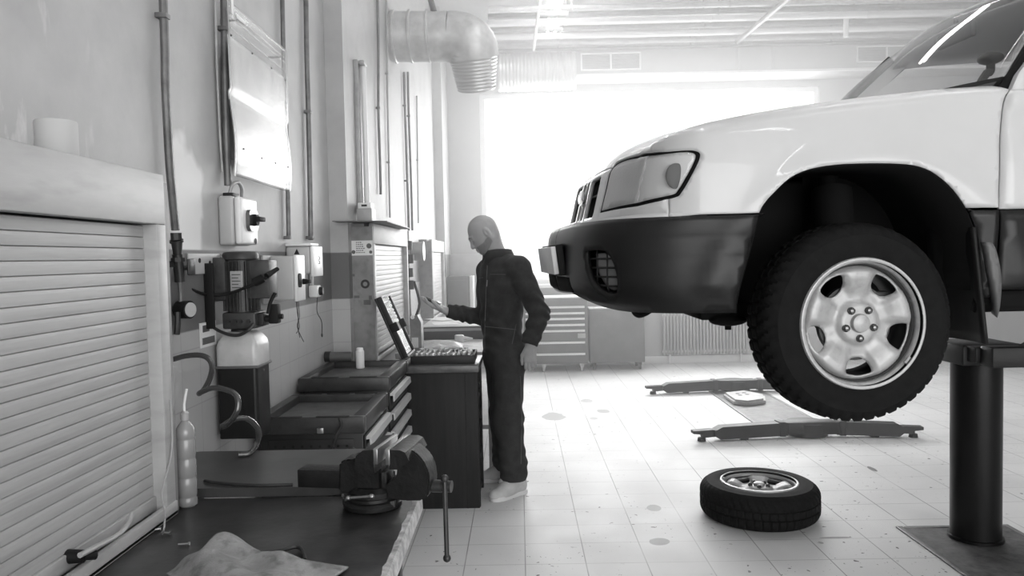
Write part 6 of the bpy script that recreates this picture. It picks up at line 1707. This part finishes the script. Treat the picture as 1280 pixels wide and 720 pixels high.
# keep only jaw: cut above the mouth corners and behind the ear
X, Y, Z = np.meshgrid(*[H.lo[i] + np.arange(H.n[i], dtype=np.float32) * H.res for i in range(3)], indexing='ij')
r = [(X - HC[0]), (Y - HC[1]), (Z - HC[2])]
hh = r[0] * hu[0] + r[1] * hu[1] + r[2] * hu[2]; ff = r[0] * fd[0] + r[1] * fd[1] + r[2] * fd[2]; ss = np.abs(r[0] * hl_[0] + r[1] * hl_[1] + r[2] * hl_[2])
cut = hh - np.where(ff > .03, -.052 - .0 * ff, -.052 + (.03 - ff) * .9)
H.d = np.maximum(H.d, np.maximum(cut, -.016 - ff)); H.d = np.maximum(H.d, .004 * 0 + np.where((ss < .024) & (hh > -.088) & (ff > .04), .01, -9))
b = nb(); H.mesh(b); M['beard'] = stubble(); obj('beard', b, 'beard', man, ang=180, fix=False)
b = nb()
for sg in (-1, 1): tube(b, [V(HC + fd * .094 + hl_ * .014 * sg + hu * .016), V(HC + fd * .092 + hl_ * .034 * sg + hu * .021), V(HC + fd * .078 + hl_ * .05 * sg + hu * .016)], .0035, 6, 4)
obj('eyebrows', b, 'beard', man)
# ---- coveralls
K = Field(lo, hi, .0055)
sd = np.cross(np.array([0, 0, 1.]), fw)                     # across the chest
K.ell(CH + [0, 0, .01], (sd, fw, (0, 0, 1)), (.205, .135, .20), .05)
K.ell(CH * .5 + BE * .5, (sd, fw, (0, 0, 1)), (.18, .128, .2), .05)
K.ell(BE + [-.005, 0, 0], (sd, fw, (0, 0, 1)), (.17, .122, .16), .05)
K.ell(PV + [.005, 0, .01], (sd, fw, (0, 0, 1)), (.185, .14, .15), .06)
K.cap(shN, shF, .082, .082, .06); K.cap(NK - [0, 0, .05], CH, .085, .11, .06)
for a, c, r0, r1 in ((shN, elN, .078, .064), (elN, wrN, .066, .052), (shF, elF, .078, .066), (elF, wrF + (elF - wrF) * .06, .066, .046)): K.cap(a, c, r0, r1, .016)
K.cap(wrN - (wrN - elN) * .16, wrN + (wrN - elN) * .03, .056, .05, .008); 
for hp, kn, an in ((hpN, knN, anN), (hpF, knF, anF)):
    K.cap(hp, kn, .108, .090, .05); K.cap(kn, an + [0, 0, -.005], .092, .082, .05); K.cap(an + [0, 0, .05], an + [.0, 0, -.012], .088, .084, .02)
# hollow cuffs and neck
K.cap(an := anN + np.array([0, 0, -.06], np.float32), anN + np.array([0, 0, -.02], np.float32), .066, .066, .01, sub=True); K.cap(anF + np.array([0, 0, -.06], np.float32), anF + np.array([0, 0, -.02], np.float32), .066, .066, .01, sub=True)
dN = (wrN - elN) / np.linalg.norm(wrN - elN); dF = (wrF - elF) / np.linalg.norm(wrF - elF)
# cut sleeves off square at the wrist
X, Y, Z = np.meshgrid(*[K.lo[i] + np.arange(K.n[i], dtype=np.float32) * K.res for i in range(3)], indexing='ij', sparse=True)
for w_, d_ in ((wrN + dN * .012, dN), (wrF - dF * .002, dF)):
    pl = (X - w_[0]) * d_[0] + (Y - w_[1]) * d_[1] + (Z - w_[2]) * d_[2]; near = ((X - w_[0]) ** 2 + (Y - w_[1]) ** 2 + (Z - w_[2]) ** 2) < .10 ** 2
    K.d = np.where(near & (pl > 0), np.maximum(K.d, pl), K.d)
for an_ in (anN, anF):
    pl = (an_[2] - .048) - Z + .0 * X + .0 * Y; K.d = np.where((pl > 0) & (((X - an_[0]) ** 2 + (Y - an_[1]) ** 2) < .0225), np.maximum(K.d, pl), K.d)
# cloth folds: at elbows, waist, knees and stacked over the ankles
def folds(X, Y, Z):
    w = np.zeros(np.broadcast(X, Y, Z).shape, np.float32)
    def bump(c, rad, dirv, freq, amp, ph=0):
        nonlocal w
        g = np.exp(-(((X - c[0]) ** 2 + (Y - c[1]) ** 2 + (Z - c[2]) ** 2) / rad ** 2))
        q = (X - c[0]) * dirv[0] + (Y - c[1]) * dirv[1] + (Z - c[2]) * dirv[2]
        w += amp * g * np.sin(q * freq + ph + 3 * np.sin(Y * 14 + X * 19 + Z * 6))
    bump(elN, .13, (.4, .2, .9), 95, .0055); bump(elF, .14, (.8, .2, .6), 95, .0055, 1); bump(wrN - dN * .08, .1, (.2, .2, 1), 130, .004)
    bump((elF + wrF) / 2, .15, (.9, .1, .35), 90, .004, 2)
    bump(BE, .2, (.25, .3, .9), 62, .005); bump(PV - [0, 0, .05], .16, (.6, .2, .75), 70, .005, 2)
    bump(knN, .17, (.5, .1, .86), 48, .005); bump(knF, .17, (.5, .1, .86), 50, .004, 1)
    bump(anN + [0, 0, .07], .13, (.2, .15, 1), 82, .0042); bump(anF + [0, 0, .07], .13, (.15, .2, 1), 85, .004, 1)
    bump(shN - [0, 0, .08], .12, (.5, .1, -.8), 80, .004)
    w *= 1.15
    w += .003 * np.sin(X * 31 + Z * 13 + 2 * np.sin(Z * 17)) * np.sin(Y * 27 + Z * 9)
    return w
K.warp(folds)
K.cap(NK + np.array([-.012, 0, .035], np.float32), NK + np.array([-.01, -.005, -.03], np.float32), .072, .06, .008, sub=True)
b = nb(); K.mesh(b); cov = obj('coveralls', b, 'denim', man, ang=180, fix=False)
# collar
def ring(c, ax, fr, w0, w1, z0, z1, a0, a1, n=30):
    b = nb(); A, B2 = [], []
    lat = np.cross(ax, fr); lat /= np.linalg.norm(lat)
    for i in range(n + 1):
        a = a0 + (a1 - a0) * i / n; e = fr * math.cos(a) + lat * math.sin(a)
        dz = -.028 * max(0, math.cos(a)) ** 3
        A.append(b.verts.new(V(c + e * w0 + ax * (z0 + dz * .3)))); B2.append(b.verts.new(V(c + e * w1 + ax * (z1 + dz * 2.2))))
    C2 = [b.verts.new((p.co + q.co) / 2 + V(ax * .022)) for p, q in zip(A, B2)]
    for i in range(n): b.faces.new((A[i], A[i + 1], C2[i + 1], C2[i])); b.faces.new((C2[i], C2[i + 1], B2[i + 1], B2[i]))
    return b
ax_ = np.array([-.12, 0, .99], np.float32)
b = ring(NK + np.array([.0, 0, .03], np.float32), ax_, fw, .078, .108, .03, -.02, .16, 2 * PI - .16); o = obj('collar', b, 'denim', man, ang=180); solid(o, .006, 0)
# seams, zip and pockets pressed onto the front of the coveralls
from mathutils.bvhtree import BVHTree
_bv = BVHTree.FromPolygons([v.co.copy() for v in cov.data.vertices], [tuple(p.vertices) for p in cov.data.polygons])
def onto(px, py):
    d = ray(px, py).normalized(); h = _bv.ray_cast(CAM, d)
    return h[0] + h[1] * .002 if h[0] else None
def seam(name, pts, r, m):
    P = [onto(*p) for p in [((a[0] + (c[0] - a[0]) * k / 6), (a[1] + (c[1] - a[1]) * k / 6)) for a, c in zip(pts, pts[1:]) for k in range(6)] + [pts[-1]]]
    P = [p for p in P if p]
    if len(P) > 2: b = nb(); tube(b, P, r, 6); obj(name, b, m, cov)
seam('zip', [(609.5, 332), (608, 360), (606.5, 400), (606, 440)], .0022, 'denim_light')
seam('pocket_seam', [(613, 343), (632, 343)], .0018, 'denim_light'); seam('pocket_seam', [(599, 348), (604, 347)], .0018, 'denim_light')
seam('zip_pull', [(609.3, 350), (608.8, 358)], .0035, 'steel')
seam('side_seam', [(650, 470), (652, 520), (651, 580)], .0022, 'denim_light')
seam('pocket_seam', [(645, 405), (640, 430)], .002, 'denim_light'); seam('waist_seam', [(607, 408), (645, 412)], .002, 'denim_light')
# ---- sneakers
def shoe(an, yaw, L=.285):
    """low sneaker, toe along local +x"""
    c, s_ = math.cos(yaw), math.sin(yaw)
    X = Matrix.Translation((an[0], an[1], 0)) @ Matrix.Rotation(yaw, 4, 'Z')
    Xi = np.array(X.to_3x3()); T0 = np.array([an[0], an[1], 0])
    def w(x, y, z): return (Xi @ np.array([x, y, z]) + T0).astype(np.float32)
    S = Field((an[0] - .26, an[1] - .26, -.01), (an[0] + .26, an[1] + .26, .16), .004)
    S.cap(w(-.05, 0, .05), w(.06, 0, .052), .045, .045, .03); S.cap(w(.06, 0, .045), w(.15, -.004, .034), .044, .034, .04); S.cap(w(-.055, 0, .085), w(-.03, 0, .095), .036, .04, .03); S.cap(w(-.01, 0, .095), w(.08, 0, .062), .034, .03, .03)
    S.cap(w(.10, .008, .03), w(.16, .0, .026), .04, .03, .03)
    Z = S.lo[2] + np.arange(S.n[2], dtype=np.float32) * S.res
    S.d = np.maximum(S.d, (.022 - Z)[None, None, :]); S.d = np.maximum(S.d, (Z - .118)[None, None, :])
    S.cap(w(-.035, 0, .135), w(-.03, 0, .085), .036, .03, .006, sub=True)
    sh = bpy.data.objects.new('sneaker', None); C.objects.link(sh); sh.parent = man; sh.matrix_parent_inverse = man.matrix_world.inverted(); sh.empty_display_size = .05
    b = nb(); S.mesh(b); obj('upper', b, 'shoe', sh, ang=180, fix=False)
    pts = [(-.10, .0), (-.092, .027), (-.06, .040), (.0, .038), (.06, .045), (.12, .047), (.165, .035), (.186, .006), (.18, -.022), (.15, -.04), (.10, -.046), (.04, -.042), (-.02, -.039), (-.07, -.037), (-.094, -.022)]
    pl = smoothpoly(pts + [pts[0]], 4)[:-1]
    b = nb(); prism(b, pl, (0, 0, .001), (1, 0, 0), (0, 1, 0), (0, 0, .026)); b.transform(X); obj('sole', b, 'sole', sh)
    for k in range(5):
        x = .02 + .018 * k; z = .112 - .0105 * k
        b = nb(); tube(b, [X @ V((x, -.022, z - .004)), X @ V((x + .004, 0, z + .006)), X @ V((x, .022, z - .004))], .003, 6, 3); obj('lace', b, 'sole', sh)
shoe(anN + np.array([.0, -.01, 0]), math.radians(180 + 42))
shoe(anF + np.array([.0, 0, 0]), math.radians(180 + 14))
# ---- what he holds
c = wrF + hdF / np.linalg.norm(hdF) * .115 + np.array([.0, -.0, .024], np.float32)
t = thing('hand_tool', 'small dark tool held in the mechanic\'s raised open hand', 'tool', V(c))
d = V(hdF).normalized(); n_ = V(palmF); n_ = (n_ - d * n_.dot(d)).normalized(); s_ = d.cross(n_)
Xh = Matrix(((d.x, s_.x, n_.x, c[0]), (d.y, s_.y, n_.y, c[1]), (d.z, s_.z, n_.z, c[2]), (0, 0, 0, 1)))
b = nb(); box(b, -.05, .045, -.018, .02, -.006, .006, .005, mtx=Xh); obj('grip', b, 'black', t)
b = nb(); cyl(b, Xh @ V((-.052, .0, -.002)), Xh @ V((-.052, .0, .012)), .014, seg=18); obj('head', b, 'chrome', t)
